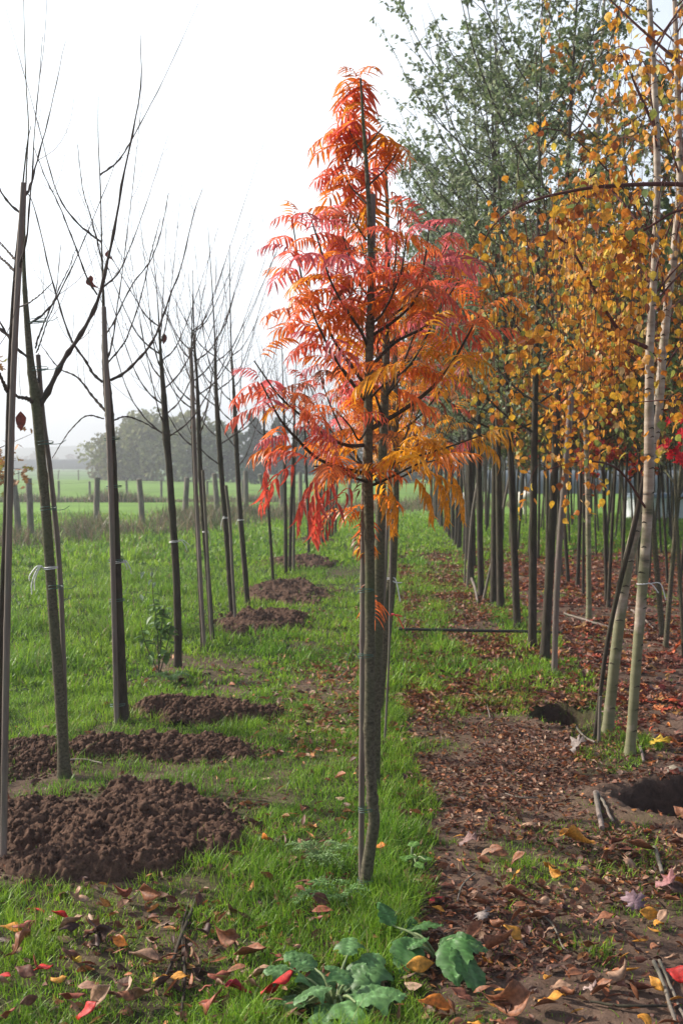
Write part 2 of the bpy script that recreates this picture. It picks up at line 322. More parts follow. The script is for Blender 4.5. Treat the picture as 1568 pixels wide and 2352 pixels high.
# ------------------------------------------------------------------ leaf templates
def strip_leaf(nseg, wf, fold=.3, curl=.0, cup=0, wav=0, twist=0, cols=3):
    t = np.linspace(0, 1, nseg + 1); s = np.linspace(-1, 1, cols)
    T, S = np.meshgrid(t, s, indexing='ij'); Wd = wf(T)
    Yv = S * Wd; Zv = np.abs(S) * Wd * fold - curl * T ** 2 + wav * np.sin(T * 9 + S * 2) * np.abs(S)
    Xv = T * (1 - .12 * abs(curl))
    if twist: a = twist * T; Yv, Zv = Yv * np.cos(a) - Zv * np.sin(a), Yv * np.sin(a) + Zv * np.cos(a)
    V = np.stack([Xv, Yv, Zv], -1).reshape(-1, 3)
    i = (np.arange(nseg)[:, None] * cols + np.arange(cols - 1)[None]).ravel()
    return V, np.stack([i, i + 1, i + cols + 1, i + cols], 1)
def fan_leaf(pts, cz=.05, edge=0., drop=0.):
    pts = np.asarray(pts, float); n = len(pts)
    r = np.linalg.norm(pts - [.45, 0], axis=1)
    z = edge * r ** 2 * np.sign(np.sin(np.arange(n) * 1.7 + 1)) + drop * r ** 2
    V = np.vstack([np.c_[pts, z], [[.45, 0, cz]]]); F = np.stack([np.arange(n), (np.arange(n) + 1) % n, np.full(n, n)], 1)
    return V, F
def mirror(p): p = [tuple(q) for q in p]; return p + [(a, -b) for a, b in reversed(p[1:-1])]
BIRCH = mirror([(0, 0), (.08, .22), (.28, .40), (.5, .36), (.75, .17), (1, 0)])
MAPLE = mirror([(0, 0), (-.12, .18), (.1, .26), (.0, .5), (.22, .48), (.3, .62), (.42, .34), (.58, .30), (.7, .5), (.78, .3), (.92, .3), (.86, .14), (1.1, 0)])
OAKY = mirror([(0, 0), (.12, .12), (.2, .38), (.34, .16), (.5, .40), (.6, .14), (.78, .22), (1, 0)])
birch_t = [fan_leaf(BIRCH, .06, .12), fan_leaf(BIRCH, -.05, .0, .25), fan_leaf(BIRCH, .1, .25, -.2)]
maple_t = [fan_leaf(MAPLE, .0, .25, .2), fan_leaf(MAPLE, .08, .1, -.2), fan_leaf(MAPLE, -.04, .35, .35)]
oaky_t = [fan_leaf(OAKY, .06, .1), fan_leaf(OAKY, -.05, .0, .25)]
w_ov = lambda t: (.27 * np.sin(np.pi * np.clip(t, .02, .985) ** .85) ** 1.15) * (1 + .05 * np.sin(t * 60))
w_la = lambda t: .11 * np.sin(np.pi * np.clip(t, .02, .99) ** .75)
w_bl = lambda t: .010 + 0 * t
cherry_t = [strip_leaf(6, w_ov, .3, .2, cols=5), strip_leaf(6, w_ov, .8, -.25, twist=.5, cols=5, wav=.03), strip_leaf(9, w_ov, -.5, .35, twist=1.4, cols=5, wav=.06), strip_leaf(9, w_ov, 1.1, .6, twist=-1.9, cols=5, wav=.07), strip_leaf(9, w_ov, .12, .12, wav=.07, cols=5, twist=.3)]
lance_t = [strip_leaf(5, w_la, .5, .3), strip_leaf(5, w_la, .9, -.2, twist=.7), strip_leaf(5, w_la, .4, .5, twist=-1)]
crumb_t = [strip_leaf(3, lambda t: .28 * np.sin(np.pi * np.clip(t, .05, .95)), .9, .4, twist=1.2), strip_leaf(3, lambda t: .4 * np.sin(np.pi * np.clip(t, .05, .95)), -.8, .3), strip_leaf(3, lambda t: .2 * np.sin(np.pi * np.clip(t, .05, .95)), .5, -.3, twist=-.9)]

# ------------------------------------------------------------------ grass (stuff)
def blade_tpl(bend, nseg=3):
    t = np.linspace(0, 1, nseg + 1); w_ = (1 - t ** 1.6) * .5; V = []
    for k in range(nseg): V += [[-w_[k], bend * t[k] ** 2, t[k] * (1 - .25 * bend * t[k])], [w_[k], bend * t[k] ** 2, t[k] * (1 - .25 * bend * t[k])]]
    V.append([0, bend, 1 - .25 * bend]); V = np.array(V)
    return V, nseg
def add_blades(mb, x, y, h, wd, col, seed):
    r = np.random.default_rng(seed); K = len(x)
    for b, bend in enumerate((.15, .45, .8, 1.1)):
        s = slice(b, K, 4); xs, ys = x[s], y[s]; k = len(xs)
        V, ns = blade_tpl(bend); yaw = r.uniform(0, 6.28, k); R = eul(yaw, r.normal(0, .2, k), r.normal(0, .2, k))
        sc = np.stack([wd[s], h[s], h[s]], 1); pos = np.stack([xs, ys, height(xs, ys) - .004], 1)
        F4 = np.array([[2 * i, 2 * i + 1, 2 * i + 3, 2 * i + 2] for i in range(ns - 1)]); F3 = np.array([[2 * ns - 2, 2 * ns - 1, 2 * ns]])
        VV = (np.einsum('kij,knj->kni', R, V[None] * sc[:, None, :]) + pos[:, None, :]).reshape(-1, 3)
        off = (np.arange(k) * len(V))[:, None, None]; CC = np.repeat(col[s][:, None, :], len(V), 1).reshape(-1, 3)
        base = mb.n; mb.add(VV, (F4[None] + off).reshape(-1, 4), CC)
        mb.F[3].append((F3[None] + off).reshape(-1, 3) + base)
def grass_cols(r, k, x, y):
    a = np.array([.15, .31, .022]); b = np.array([.30, .46, .035]); c = np.array([.08, .17, .03])
    t = np.clip(fbm(x * 1.3, y * 1.3, 91) * 1.6 - .3 + r.normal(0, .25, k), 0, 1)[:, None]
    col = a * (1 - t) + b * t; q = (r.random(k) < .15)[:, None]; col = np.where(q, c, col)
    dry = (r.random(k) < .05)[:, None]; col = np.where(dry, np.array([.32, .27, .12]), col)
    return col * r.uniform(.75, 1.2, (k, 1))
def grass_patch(name, n, ylo, yhi, hm, wd, seed, power=1.0, gate=True):
    r = np.random.default_rng(seed)
    yv = ylo + (yhi - ylo) * r.random(n) ** power
    xv = (r.random(n) * 2 - 1) * (yv * .335 + .25)
    g = grass_w(xv, yv); keep = (r.random(n) < g * .97 + .012) & ~in_holes(xv, yv, .95)
    keep &= ~(mound_mask(xv, yv) & (r.random(n) > .16)) & ~in_plants(xv, yv)
    keep &= r.random(n) < .12 + 1.75 * np.clip(fbm(xv * 8, yv * 8, 123, 3) - .18, 0, 1)
    xv, yv, g = xv[keep], yv[keep], g[keep]; k = len(xv)
    tuft = fbm(xv * 3.5, yv * 3.5, 5, 3)
    rowb = 1 + .35 * np.exp(-((U(xv, yv) + .02) / .13) ** 2)
    h = hm * (1 + 1.3 * sstep(.56, .72, fbm(xv * 1.9, yv * 1.9, 808, 3)) * (U(xv, yv) < -1.6)) * (.35 + .65 * g) * (.15 + 1.75 * np.clip(tuft, 0, 1) ** 1.3) * r.uniform(.55, 1.35, k) * rowb
    mb = MB(); add_blades(mb, xv, yv, h, wd * r.uniform(.7, 1.4, k), grass_cols(r, k, xv, yv), seed + 1)
    o = mb.build(name, M_grass, smooth=False); set_tag(o, kind='stuff', cat='grass'); return o
o = grass_patch("grass", 250000, 2.75, 7.5, .066, .0040, 11, 1.25); o['label'] = 'bright green grass tufts growing around the young trees'
o = grass_patch("grass", 150000, 7.5, 17, .085, .010, 12, 1.2); o['label'] = 'grass of the middle lane and left verge, further from the viewer'
o = grass_patch("grass", 90000, 17, 34, .10, .028, 13, 1.1); o['label'] = 'far nursery grass in front of the first fence'

# tall dry grass along the fences
def dry_strip(p0, p1, n, wid, hm, seed, label, green=.4, wd=.02):
    r = np.random.default_rng(seed); t = r.random(n); x = p0[0] + (p1[0] - p0[0]) * t + r.normal(0, wid, n); y = p0[1] + (p1[1] - p0[1]) * t + r.normal(0, wid, n)
    col = np.array([.24, .18, .11]) * r.uniform(.5, 1.3, (n, 1)); g = (r.random(n) < green)[:, None]; col = np.where(g, np.array([.10, .16, .04]) * r.uniform(.6, 1.2, (n, 1)), col)
    cl = fbm(x * .9, y * .9, seed, 3)
    h = hm * (.1 + 1.8 * np.clip(cl - .2, 0, 1)) * r.uniform(.5, 1.3, n); mb = MB(); add_blades(mb, x, y, h, np.full(n, wd), col, seed)
    o = mb.build("dry_grass", M_grass, smooth=False); set_tag(o, label, 'tall grass', kind='stuff')
fA0, fA1 = G(-60, 1250)[:2], G(640, 1185)[:2]
dry_strip(fA0, fA1, 9000, .9, .55, 21, 'tall withered grass growing along the nearest fence', .45, .022)
dry_strip(G(470, 1190)[:2], G(1100, 1160)[:2], 5000, 1.0, .55, 22, 'tan dead grass where the two fences draw together', .25, .03)
dry_strip(G(-40, 1152)[:2], G(620, 1152)[:2], 6000, .5, .5, 23, 'dark dry weeds along the foot of the middle fence', .4, .04)

# ------------------------------------------------------------------ soil mounds
mlabels = ['big freshly dug heap of dark crumbly soil in the foreground grass', 'small dark soil hump below the foot of the second bare tree',
           'long low ridge of dark soil beside the small humped one', 'crumbly soil heap just behind the second bare tree',
           'soil heap in the lane with red leaves scattered on its edge', 'long brown soil heap at the foot of the thin bare sapling',
           'brown soil heap beside the distant cluster of thin trunks', 'farthest little soil heap in the left row',
           'flat scattering of dug soil left of the leaning bare tree']
for (mx, my, rx, ry, hh, s), lab in zip(MOUNDS, mlabels):
    n = 190 if my < 8 else 80; r = np.random.default_rng(s)
    a = np.linspace(-1.15, 1.15, n); A, B = np.meshgrid(a, a); x = mx + A * rx; y = my + B * ry
    e = np.sqrt(A ** 2 + B ** 2) + (fbm(x * 4, y * 4, s + 60, 5) - .45) * 1.25
    body = np.clip(1 - e ** 2, -.3, 1); body = np.where(body > 0, body ** .8, body)
    clod = np.abs(fbm(x * 17, y * 17, s + 5, 3) - .5) * 2; clod2 = np.abs(fbm(x * 42, y * 42, s + 8, 3) - .5) * 2
    act = np.clip(body * 3, 0, 1)
    z = height(x, y) - .012 + body * hh * .62 * (.25 + 1.5 * fbm(x * 3.6, y * 3.6, s, 3)) + act * ((.5 - clod) * .05 + (.4 - clod2) * .05) + act * (fbm(x * 7, y * 7, s + 44, 3) - .5) * .055
    z = np.where(body < 0, height(x, y) - .03 + body * .1, z)
    V = np.stack([x.ravel(), y.ravel(), z.ravel()], 1)
    i = (np.arange(n - 1)[:, None] * n + np.arange(n - 1)[None]).ravel(); F = np.stack([i, i + 1, i + n + 1, i + n], 1)
    keep = body.ravel()[F].max(1) > -.25
    mb = MB(); base = np.array([mx, my, H(mx, my)]); mb.add(V - base, F[keep])
    # loose crumbs
    k = 3200; cl = np.array([[1, 0, 0], [-1, 0, 0], [0, 1, 0], [0, -1, 0], [0, 0, .8], [0, 0, -.8]], float)
    cf = np.array([[0, 2, 4], [2, 1, 4], [1, 3, 4], [3, 0, 4], [2, 0, 5], [1, 2, 5], [3, 1, 5], [0, 3, 5]])
    th = r.uniform(0, 6.28, k); q = r.uniform(0, 1.3, k) ** .6; cx = mx + np.cos(th) * q * rx; cyy = my + np.sin(th) * q * ry
    ia = np.clip(((cx - mx) / rx + 1.15) / 2.3 * (n - 1), 0, n - 1).astype(int); ib = np.clip(((cyy - my) / ry + 1.15) / 2.3 * (n - 1), 0, n - 1).astype(int)
    cz = np.maximum(z[ib, ia], height(cx, cyy))
    scatter(mb, (cl, cf), np.stack([cx, cyy, cz], 1) - base, eul(r.uniform(0, 6, k), r.uniform(0, 6, k), r.uniform(0, 6, k)), r.gamma(1.3, .0052, k) * r.uniform(.7, 1.3, (3, k)).mean(0), np.full((k, 3), .5))
    o = mb.build("soil_heap", M_soil); o.location = tuple(base); set_tag(o, lab, 'soil heap', 'heaps of dug soil along the left row')

# ------------------------------------------------------------------ rowans
def rowan_leaf(npairs, L, el, droop, ll, lw, seed):
    r = np.random.default_rng(seed); mb = MB()
    m = 12; t = np.linspace(0, 1, m); ang = el - droop * t ** 1.2
    dx = np.cos(ang) * L / (m - 1); dz = np.sin(ang) * L / (m - 1)
    px = np.cumsum(dx) - dx[0]; pz = np.cumsum(dz) - dz[0]; side = .03 * np.sin(t * 3 + seed) * L
    pts = np.stack([px, side, pz], 1); tube(mb, pts, np.linspace(.0016, .0007, m), 3, cap=False, col=(0, 0, 0))
    nrach = mb.n
    tt = list(np.linspace(.24, .96, npairs)) + [1.0]
    for i, q in enumerate(tt):
        a = np.interp(q, t, ang); o = np.array([np.interp(q, t, px), np.interp(q, t, side), np.interp(q, t, pz)])
        fx = np.array([math.cos(a), 0, math.sin(a)])
        for sgn in ((1, -1) if q < 1 else (0,)):
            if r.random() < .04: continue
            sz = ll * (.72 + .5 * math.sin(math.pi * min(q, .95) ** 1.1)) * r.uniform(.85, 1.12)
            d = fx * (.55 if sgn else 1) + np.array([0, sgn * .85, 0]) + np.array([0, 0, -.22 + r.normal(0, .12)])
            d /= np.linalg.norm(d); up = np.array([-.2, r.normal(0, .15), 1.0]) + .3 * fx; b = np.cross(up, d); b /= np.linalg.norm(b); c_ = np.cross(d, b)
            R = np.stack([d, b, c_], 1)
            V, F = strip_leaf(5, lambda s_: lw / .22 * .11 * np.sin(np.pi * np.clip(s_, .015, .99) ** .7) / 1, .55, r.uniform(.25, .75), twist=r.normal(0, .35))
            mb.add(V * sz @ R.T + o, F, np.full(3, r.uniform(.8, 1.2)))
    return np.concatenate(mb.V), np.concatenate(mb.F[4]), np.concatenate(mb.C), nrach
ROWT = [rowan_leaf(int(RNG.integers(7, 10)), 1.0, e, d, l * .9, .165, 40 + i) for i, (e, d, l) in enumerate(
    [(.75, 1.3, .34), (.5, .9, .38), (1.0, 2.2, .34), (.35, 1.1, .36), (1.05, 1.5, .32), (.2, .8, .38), (.9, 1.8, .34), (-.1, .7, .38)])]
CRUMP = [rowan_leaf(6, 1.0, .1, 2.6, .34, .20, 70), rowan_leaf(5, 1.0, -.4, 1.8, .32, .24, 71)]
def rowan_color(p, c0, r):
    """leaf colour by place on the tree: rosy at the outside and top, orange inside, amber low on the right"""
    red = np.array([.78, .145, .075]); pink = np.array([.72, .16, .17]); ora = np.array([.82, .235, .03]); amb = np.array([.86, .38, .025]); brn = np.array([.28, .09, .035])
    rel = p - c0; hgt = rel[2]; out = math.hypot(rel[0], rel[1])
    s = out * 1.5 + max(0, hgt - .35) * .45 - rel[0] * .45 + r.normal(0, .28)
    if hgt < .55 and rel[0] > .02 and r.random() < .72: return amb * r.uniform(.8, 1.1)
    if s > .62: return (pink if r.random() < .5 else red) * r.uniform(.8, 1.15)
    if s > .30: return (ora * .55 + red * .45) * r.uniform(.85, 1.1) if r.random() < .55 else ora * r.uniform(.85, 1.1)
    if hgt > .2 and hgt < 1.2 and r.random() < .3: return brn * r.uniform(.7, 1.3)
    return ora * r.uniform(.8, 1.1) if r.random() < .7 else amb * r.uniform(.7, 1.05)
def leaves_on(mb, pts, c0, r, t0, n, L, dead=0.0, front=False):
    pts = np.asarray(pts); m = len(pts); az = r.uniform(0, 6.28)
    for i in range(n):
        t = t0 + (1 - t0) * (i + r.uniform(0, .8)) / n; f = min(t * (m - 1), m - 1.001); k = int(f); p = pts[k] * (1 - f + k) + pts[k + 1] * (f - k)
        az += 2.4 + r.normal(0, .35)
        if front and math.sin(az) < -.45: az = -az + r.normal(0, .2)
        if dead and r.random() < dead: V, F, C, nr = CRUMP[r.integers(0, 2)]; col = np.array([.30, .10, .04]) * r.uniform(.5, 1.3); l = L * .75
        else: V, F, C, nr = ROWT[r.integers(0, len(ROWT))]; col = rowan_color(p, c0, r); l = L * r.uniform(.72, 1.15) * (1 if t < .9 else .8)
        if abs(p[0] - c0[0]) < .15:
            if abs(p[0] - c0[0]) < .07 and p[1] - c0[1] < -.08 and r.random() < .5: continue
            if math.sin(az) < -.2: az = -az
        R = eul(np.array([az]), np.array([r.normal(0, .15) - (.5 if t > .93 else 0)]), np.array([r.normal(0, .25)]))[0]
        cc = C * col; cc[:nr] = (.30, .10, .04)
        mb.add(V * l @ R.T + p, F, np.clip(cc, 0, 1))
def zz(l, D, dd=0.0, d0=0.0):   # traced in the second zoom; depth drifts outwards
    n = len(l); return [P(459.3 + .4686 * a, 91.9 + .4686 * b, D + d0 + dd * i / max(1, n - 1)) for i, (a, b) in enumerate(l)]
D0 = 3.97
b0 = G(840, 2060); b0[2] = H(b0[0], b0[1])
hero = empty("rowan_tree", b0, 'rowan with fiery orange-red leaves and knobbly grey trunk, standing nearest, alone in front', 'tree', 'rowans of the middle row')
c0 = P(848, 1150, D0)
tr = [(838, 2075), (841, 2010), (851, 1940), (859, 1885), (854, 1830), (848, 1700), (849, 1500), (849, 1300), (846, 1150), (845, 1000), (846, 880), (849, 760), (851, 640), (848, 500), (841, 380), (833, 270), (828, 180)]
rp = [18, 14.5, 13.5, 14, 12.5, 12, 11.5, 11.2, 11.3, 10.5, 9.5, 9, 7.5, 6, 4.6, 3.5, 2.2]
q, rr = smooth([P(a, b, D0 + (.0 if i else 0)) for i, (a, b) in enumerate(tr)], [r * D0 / FPX for r in rp], 150); q[0, 2] -= .05
hero_tr = q.copy(); s = np.linspace(0, 2.9, 150)
for kz in (1.33, 1.10, .62, .35, 1.75, 2.1, .9): rr = rr * (1 + .22 * np.exp(-((q[:, 2] - kz) / .014) ** 2))
mb = MB(); tube(mb, sh(q, hero), rr, 14, bump=.07, seed=2); mb.build("trunk", M_barkg, hero)
BR = [ # (points, depth drift, base radius px, first leaf, leaves, origin depth)
 ([(820, 1985), (715, 1985), (600, 1930), (500, 1845), (385, 1740), (265, 1572)], -.15, 5, .50, 9, 0),
 ([(815, 2125), (700, 2100), (575, 2050), (480, 1960), (400, 1870), (340, 1760), (300, 1680)], -.30, 5, .35, 12, 0),
 ([(808, 1765), (715, 1640), (650, 1540), (570, 1380), (545, 1300)], -.2, 4.5, .25, 12, 0),
 ([(815, 1700), (730, 1580), (660, 1480), (600, 1350), (510, 1200), (480, 1060), (455, 900)], .12, 4.5, .30, 20, 0),
 ([(820, 1500), (790, 1430), (710, 1310), (640, 1180), (590, 1020), (545, 880)], -.15, 4, .30, 17, 0),
 ([(840, 1905), (1000, 1810), (1130, 1710), (1230, 1590), (1310, 1450), (1365, 1355)], -.22, 6, .40, 16, 0),
 ([(835, 1600), (960, 1480), (1110, 1400), (1200, 1280), (1275, 1165)], .15, 4.5, .35, 14, 0),
 ([(840, 1450), (960, 1370), (1060, 1260), (1105, 1050), (1125, 890)], -.1, 4, .30, 15, 0),
 ([(850, 2115), (1000, 2060), (1200, 2000), (1400, 1930)], -.12, 4, .35, 11, 0),
 ([(850, 2180), (960, 2130), (1060, 2080), (1150, 2060)], -.32, 3.5, .25, 8, 0),
 ([(830, 2170), (740, 2140), (650, 2090), (560, 2090)], -.35, 3.5, .20, 8, 0),
 ([(830, 1400), (900, 1330), (980, 1150), (1010, 980)], -.25, 3.5, .3, 11, 0),
 ([(820, 1900), (780, 1960), (740, 1900), (690, 1840)], -.40, 3, .3, 7, 0),
 ([(840, 1750), (900, 1690), (1000, 1620), (1090, 1500)], -.38, 3, .3, 9, 0),
 ([(820, 1250), (770, 1180), (730, 1060), (700, 960)], .1, 3, .3, 9, 0),
 ([(812, 800), (740, 720), (690, 640)], .12, 2.2, .25, 6, 0), ([(818, 720), (900, 640), (960, 560)], .15, 2.2, .25, 7, 0), ([(815, 980), (760, 900), (710, 800)], .15, 2.5, .25, 7, 0), ([(805, 560), (760, 500), (730, 440)], .1, 1.8, .2, 5, 0), ([(806, 540), (860, 470), (900, 420)], .1, 1.8, .2, 5, 0)]
r = np.random.default_rng(5)
for k, (pl, dd, rad, t0, nl, d0) in enumerate(BR):
    pts, pr = smooth(zz(pl, D0, dd, d0), np.linspace(rad, 1.5, len(pl)) * D0 / FPX, 26)
    mb = MB(); tube(mb, sh(pts, hero), pr, 7, bump=.1, seed=k); bo = mb.build("branch", M_barkd, hero)
    mb = MB(); leaves_on(mb, sh(pts, hero), c0 - b0, r, t0, int(nl * 1.08), .20)
    mb.build("leaves", M_leaf, bo)
mb = MB(); top = hero_tr[72:]; leaves_on(mb, sh(top, hero), c0 - b0, r, .0, 40, .205, .05, True); leaves_on(mb, sh(hero_tr[-14:], hero), c0 - b0, r, .3, 8, .225)
leaves_on(mb, sh(hero_tr[60:88], hero), c0 - b0, r, 0, 12, .19, .5, True)
low = [c_ - b0 for c_ in smooth([P(790, 1060, D0 + .05), P(770, 1105, D0 - .1), P(745, 1120, D0 - .2)], [1, 1, 1], 8)[0]]
hangT = [rowan_leaf(8, 1.0, -.35, 1.0, .30, .17, 90), rowan_leaf(7, 1.0, -.5, .9, .32, .17, 91)]
for (px, py, az_, am, L_) in [(790, 1085, 3.6, 0, .27), (760, 1070, 3.3, 0, .25), (745, 1095, 3.0, 0, .22), (860, 1110, -.7, 1, .19), (880, 1100, -.2, 1, .2), (930, 1080, -.4, 1, .22), (980, 1075, -.3, 1, .21), (650, 1020, 3.4, 0, .18), (700, 1050, 3.8, 0, .24), (820, 1100, 4.2, 0, .24), (1005, 1060, -.1, 1, .22)]:
    V, F, C, nr = hangT[int(px) % 2]; cl_ = np.array([.78, .33, .02]) if am else np.array([.66, .10, .06]) * r.uniform(.9, 1.1); cc = C * cl_; cc[:nr] = (.3, .1, .04)
    mb.add(V * L_ @ eul(np.array([az_]), np.array([r.normal(.25, .15)]), np.array([r.normal(0, .2)]))[0].T + (P(px, py, D0 - .12) - b0), F, np.clip(cc, 0, 1))
mb.build("crown", M_leaf, hero)
# ties on hero
def ring(mb, c, rad, thick, tilt=.1, sq=1.0, seed=0, tail=None):
    th = np.linspace(0, 2 * math.pi, 25); pts = np.stack([c[0] + rad * np.cos(th), c[1] + rad * np.sin(th) * sq, c[2] + tilt * rad * np.cos(th + seed)], 1)
    tube(mb, pts, np.full(25, thick), 5, cap=False)
    if tail is not None:
        tp, trr = smooth([np.array(c) + [-rad, -rad * .3, 0]] + [np.array(c) + np.array(t_) for t_ in tail], np.full(len(tail) + 1, thick), 14); tube(mb, tp, trr, 5)
for (px, py, tail) in [(841, 1355, [(-.04, -.03, -.01), (-.045, -.03, .02), (-.02, -.03, .035)]), (841, 1505, [(-.05, -.03, .03), (-.07, -.04, .0), (-.075, -.04, -.04), (-.1, -.04, -.07)]), (841, 1858, None), (846, 580, [(-.05, -.02, .02), (-.09, -.02, .01)]), (838, 2022, None)]:
    mb = MB(); c_ = sh(P(px, py, D0), hero)
    for j in range(3): ring(mb, c_ + [0, 0, .004 * j - .004], .030, .0012, .15, 1.0, j, tail if j == 0 else None)
    mb.build("tie", M_wire, hero)
# stake of the hero
def cane(name, pl, rpx, D, mat, label, group=None, nodes=.22, cat='stake', dd=0.0, bev=12):
    D = np.broadcast_to(D, (len(pl),)) + np.linspace(0, dd, len(pl)); w_ = [P(a, b, d) for (a, b), d in zip(pl, D)]
    w_[0][2] = min(w_[0][2], H(w_[0][0], w_[0][1]) - .02)
    root = w_[0].copy(); n = 70; pts, rad = smooth(w_, np.array(rpx if hasattr(rpx, '__len__') else [rpx] * len(pl)) * D / FPX, n)
    L = np.linalg.norm(pts[-1] - pts[0]); s_ = np.linspace(0, L, n)
    if nodes:
        for kz in np.arange(.1, L, nodes): rad = rad * (1 + .14 * np.exp(-((s_ - kz) / .012) ** 2))
    mb = MB(); tube(mb, pts - root, rad, bev, bump=.03, seed=len(label)); o = mb.build(name, mat); o.location = tuple(root)
    return set_tag(o, label, cat, group)
SG = 'canes and stakes tied to the young trees'
cane("bamboo_stake", [(829, 2000), (831, 1700), (833, 1400), (836, 1150), (846, 900), (853, 700), (855, 447)], [6.5, 7, 7, 7, 7, 7.5, 7.5], D0 + .055, M_cane, 'pale grey bamboo stake tied to the nearest rowan', SG)
# red ribbon + white ribbons on the rowans behind
# rowans behind: wide trunks in the same row
def rowan_behind(base, tops, rad, D, seed, label, nb, Lc, hgt):
    r = np.random.default_rng(seed); w_ = [P(a, b, D) for a, b in [base] + tops]; w_[0][2] = H(w_[0][0], w_[0][1]); root = w_[0].copy()
    t = empty("rowan_tree", root, label, 'tree', 'rowans of the middle row'); w_[0][2] -= .04
    pts, pr = smooth(w_, np.array(rad) * D / FPX, 80); mb = MB(); tube(mb, pts - root, pr, 12, bump=.06, seed=seed); mb.build("trunk", M_barkg, t)
    cc = np.array([0, 0, 1.45]); crown = MB()
    for k in range(nb):
        z0 = r.uniform(1.45, 2.35); az = k * 2.4 + seed; i = np.argmin(abs(pts[:, 2] - root[2] - z0)); o = pts[i] - root; L = r.uniform(.45, .85) * (1 - (z0 - 1.45) * .3)
        el = r.uniform(.5, 1.0); d = np.array([math.cos(az) * math.cos(el), math.sin(az) * math.cos(el), math.sin(el)])
        bp, br = smooth([o, o + d * L * .4, o + d * L * .75 + [0, 0, .08], o + d * L + [0, 0, .22]], [.007, .006, .004, .002], 16)
        mb = MB(); tube(mb, bp, br, 6); bo = mb.build("branch", M_barkd, t); leaves_on(crown, bp, cc, r, .3, 10, .2, .08)
    k0 = np.argmin(abs(pts[:, 2] - root[2] - 1.6)); leaves_on(crown, pts[k0:] - root, cc, r, 0, 30, .2, .10)
    crown.build("crown", M_leaf, t); return t
t2 = rowan_behind((857, 1815), [(862, 1600), (868, 1400), (872, 1250), (876, 1100), (882, 950), (886, 800), (889, 620), (888, 450), (880, 310)], [15, 13.5, 13, 12.5, 11, 10, 9, 6, 4, 2], 5.25, 3, 'thick-stemmed rowan standing directly behind the nearest one', 12, 1, 1)
t3 = rowan_behind((870, 1640), [(882, 1500), (884, 1400), (896, 1330), (903, 1260), (908, 1130), (908, 900), (905, 700)], [8.5, 8, 8, 8, 8.5, 8.5, 7, 3], 6.9, 8, 'rowan with a kinked pale stem, third in the middle row', 10, 1, 1)
t4 = rowan_behind((880, 1545), [(889, 1420), (897, 1330), (898, 1200), (899, 1100), (900, 900), (900, 800)], [6, 6, 6, 5.5, 5.5, 5, 2], 8.2, 12, 'slim dark rowan stem peeping out behind the kinked one', 9, 1, 1)
t5 = rowan_behind((890, 1480), [(906, 1300), (910, 1100), (905, 950), (900, 860)], [5, 5, 4.5, 4, 2], 9.5, 14, 'rowan furthest back of those hidden behind the nearest crown', 9, 1, 1)
for (px, py, D, wr, o_, mat, nm) in [(886, 1330, 6.9, .03, t3, M_white, 'ribbon'), (896, 1412, 8.0, .028, t4, M_red, 'ribbon')]:
    mb = MB(); c_ = sh(P(px, py, D), o_)
    ring(mb, c_, wr, .004, .05, 1, 0); ring(mb, c_ + [0, 0, .006], wr * 1.02, .003, .1, 1, 1)
    tl = [c_ + [wr, 0, 0], c_ + [wr + .03, -.02, -.02], c_ + [wr + .07, -.03, -.10 if mat is M_red else -.02]]; tp, tr_ = smooth(tl, [.004] * 3, 8); tube(mb, tp, tr_, 4); 
    tl = [c_ + [wr, 0, 0], c_ + [wr + .03, -.02, .0], c_ + [wr + .06, -.03, -.01 if mat is M_red else -.14]]; tp, tr_ = smooth(tl, [.004] * 3, 8); tube(mb, tp, tr_, 4)
    mb.build(nm, mat, o_)
cane("bamboo_stake", [(866, 1700), (872, 1500), (884, 1330), (889, 1200), (893, 1100), (893, 900)], 4, 6.75, M_canedark, 'thin cane with a white marker between the second and third rowans', SG)
cane("bamboo_stake", [(877, 1800), (886, 1650), (893, 1500), (897, 1300), (899, 1150)], 2.5, 6.2, M_canedark, 'thin dark cane leaning beside the red ribbon', SG)

# ------------------------------------------------------------------ bare trees of the left row
def twigs(mb, pts, r, n, L, rad, buds=True):
    m = len(pts)
    for i in range(n):
        k = int(r.uniform(.25, .95) * (m - 1)); o = pts[k]; T = pts[min(k + 1, m - 1)] - pts[max(k - 1, 0)]; T /= np.linalg.norm(T) + 1e-9
        a = r.uniform(0, 6.28); side = np.array([math.cos(a), math.sin(a), .1]); d = T * .6 + side * .55; l = L * r.uniform(.3, 1)
        tp, trd = smooth([o, o + d * l * .35, o + d * l * .6 + [0, 0, l * .18], o + d * l * .7 + [0, 0, l * .5]], [rad * .75, rad * .6, rad * .5, rad * .4], 8)
        tube(mb, tp, trd, 4, cap=False)
def budded(mb, pts, rad, r, sides=6):
    pts = np.asarray(pts); rad = rad.copy(); n = len(rad)
    kk = np.arange(3, n - 1, 3); rad[kk] *= 1.5; pts = pts + r.normal(0, .0010, pts.shape) * (rad[:, None] < .009)
    tube(mb, pts, rad, sides)
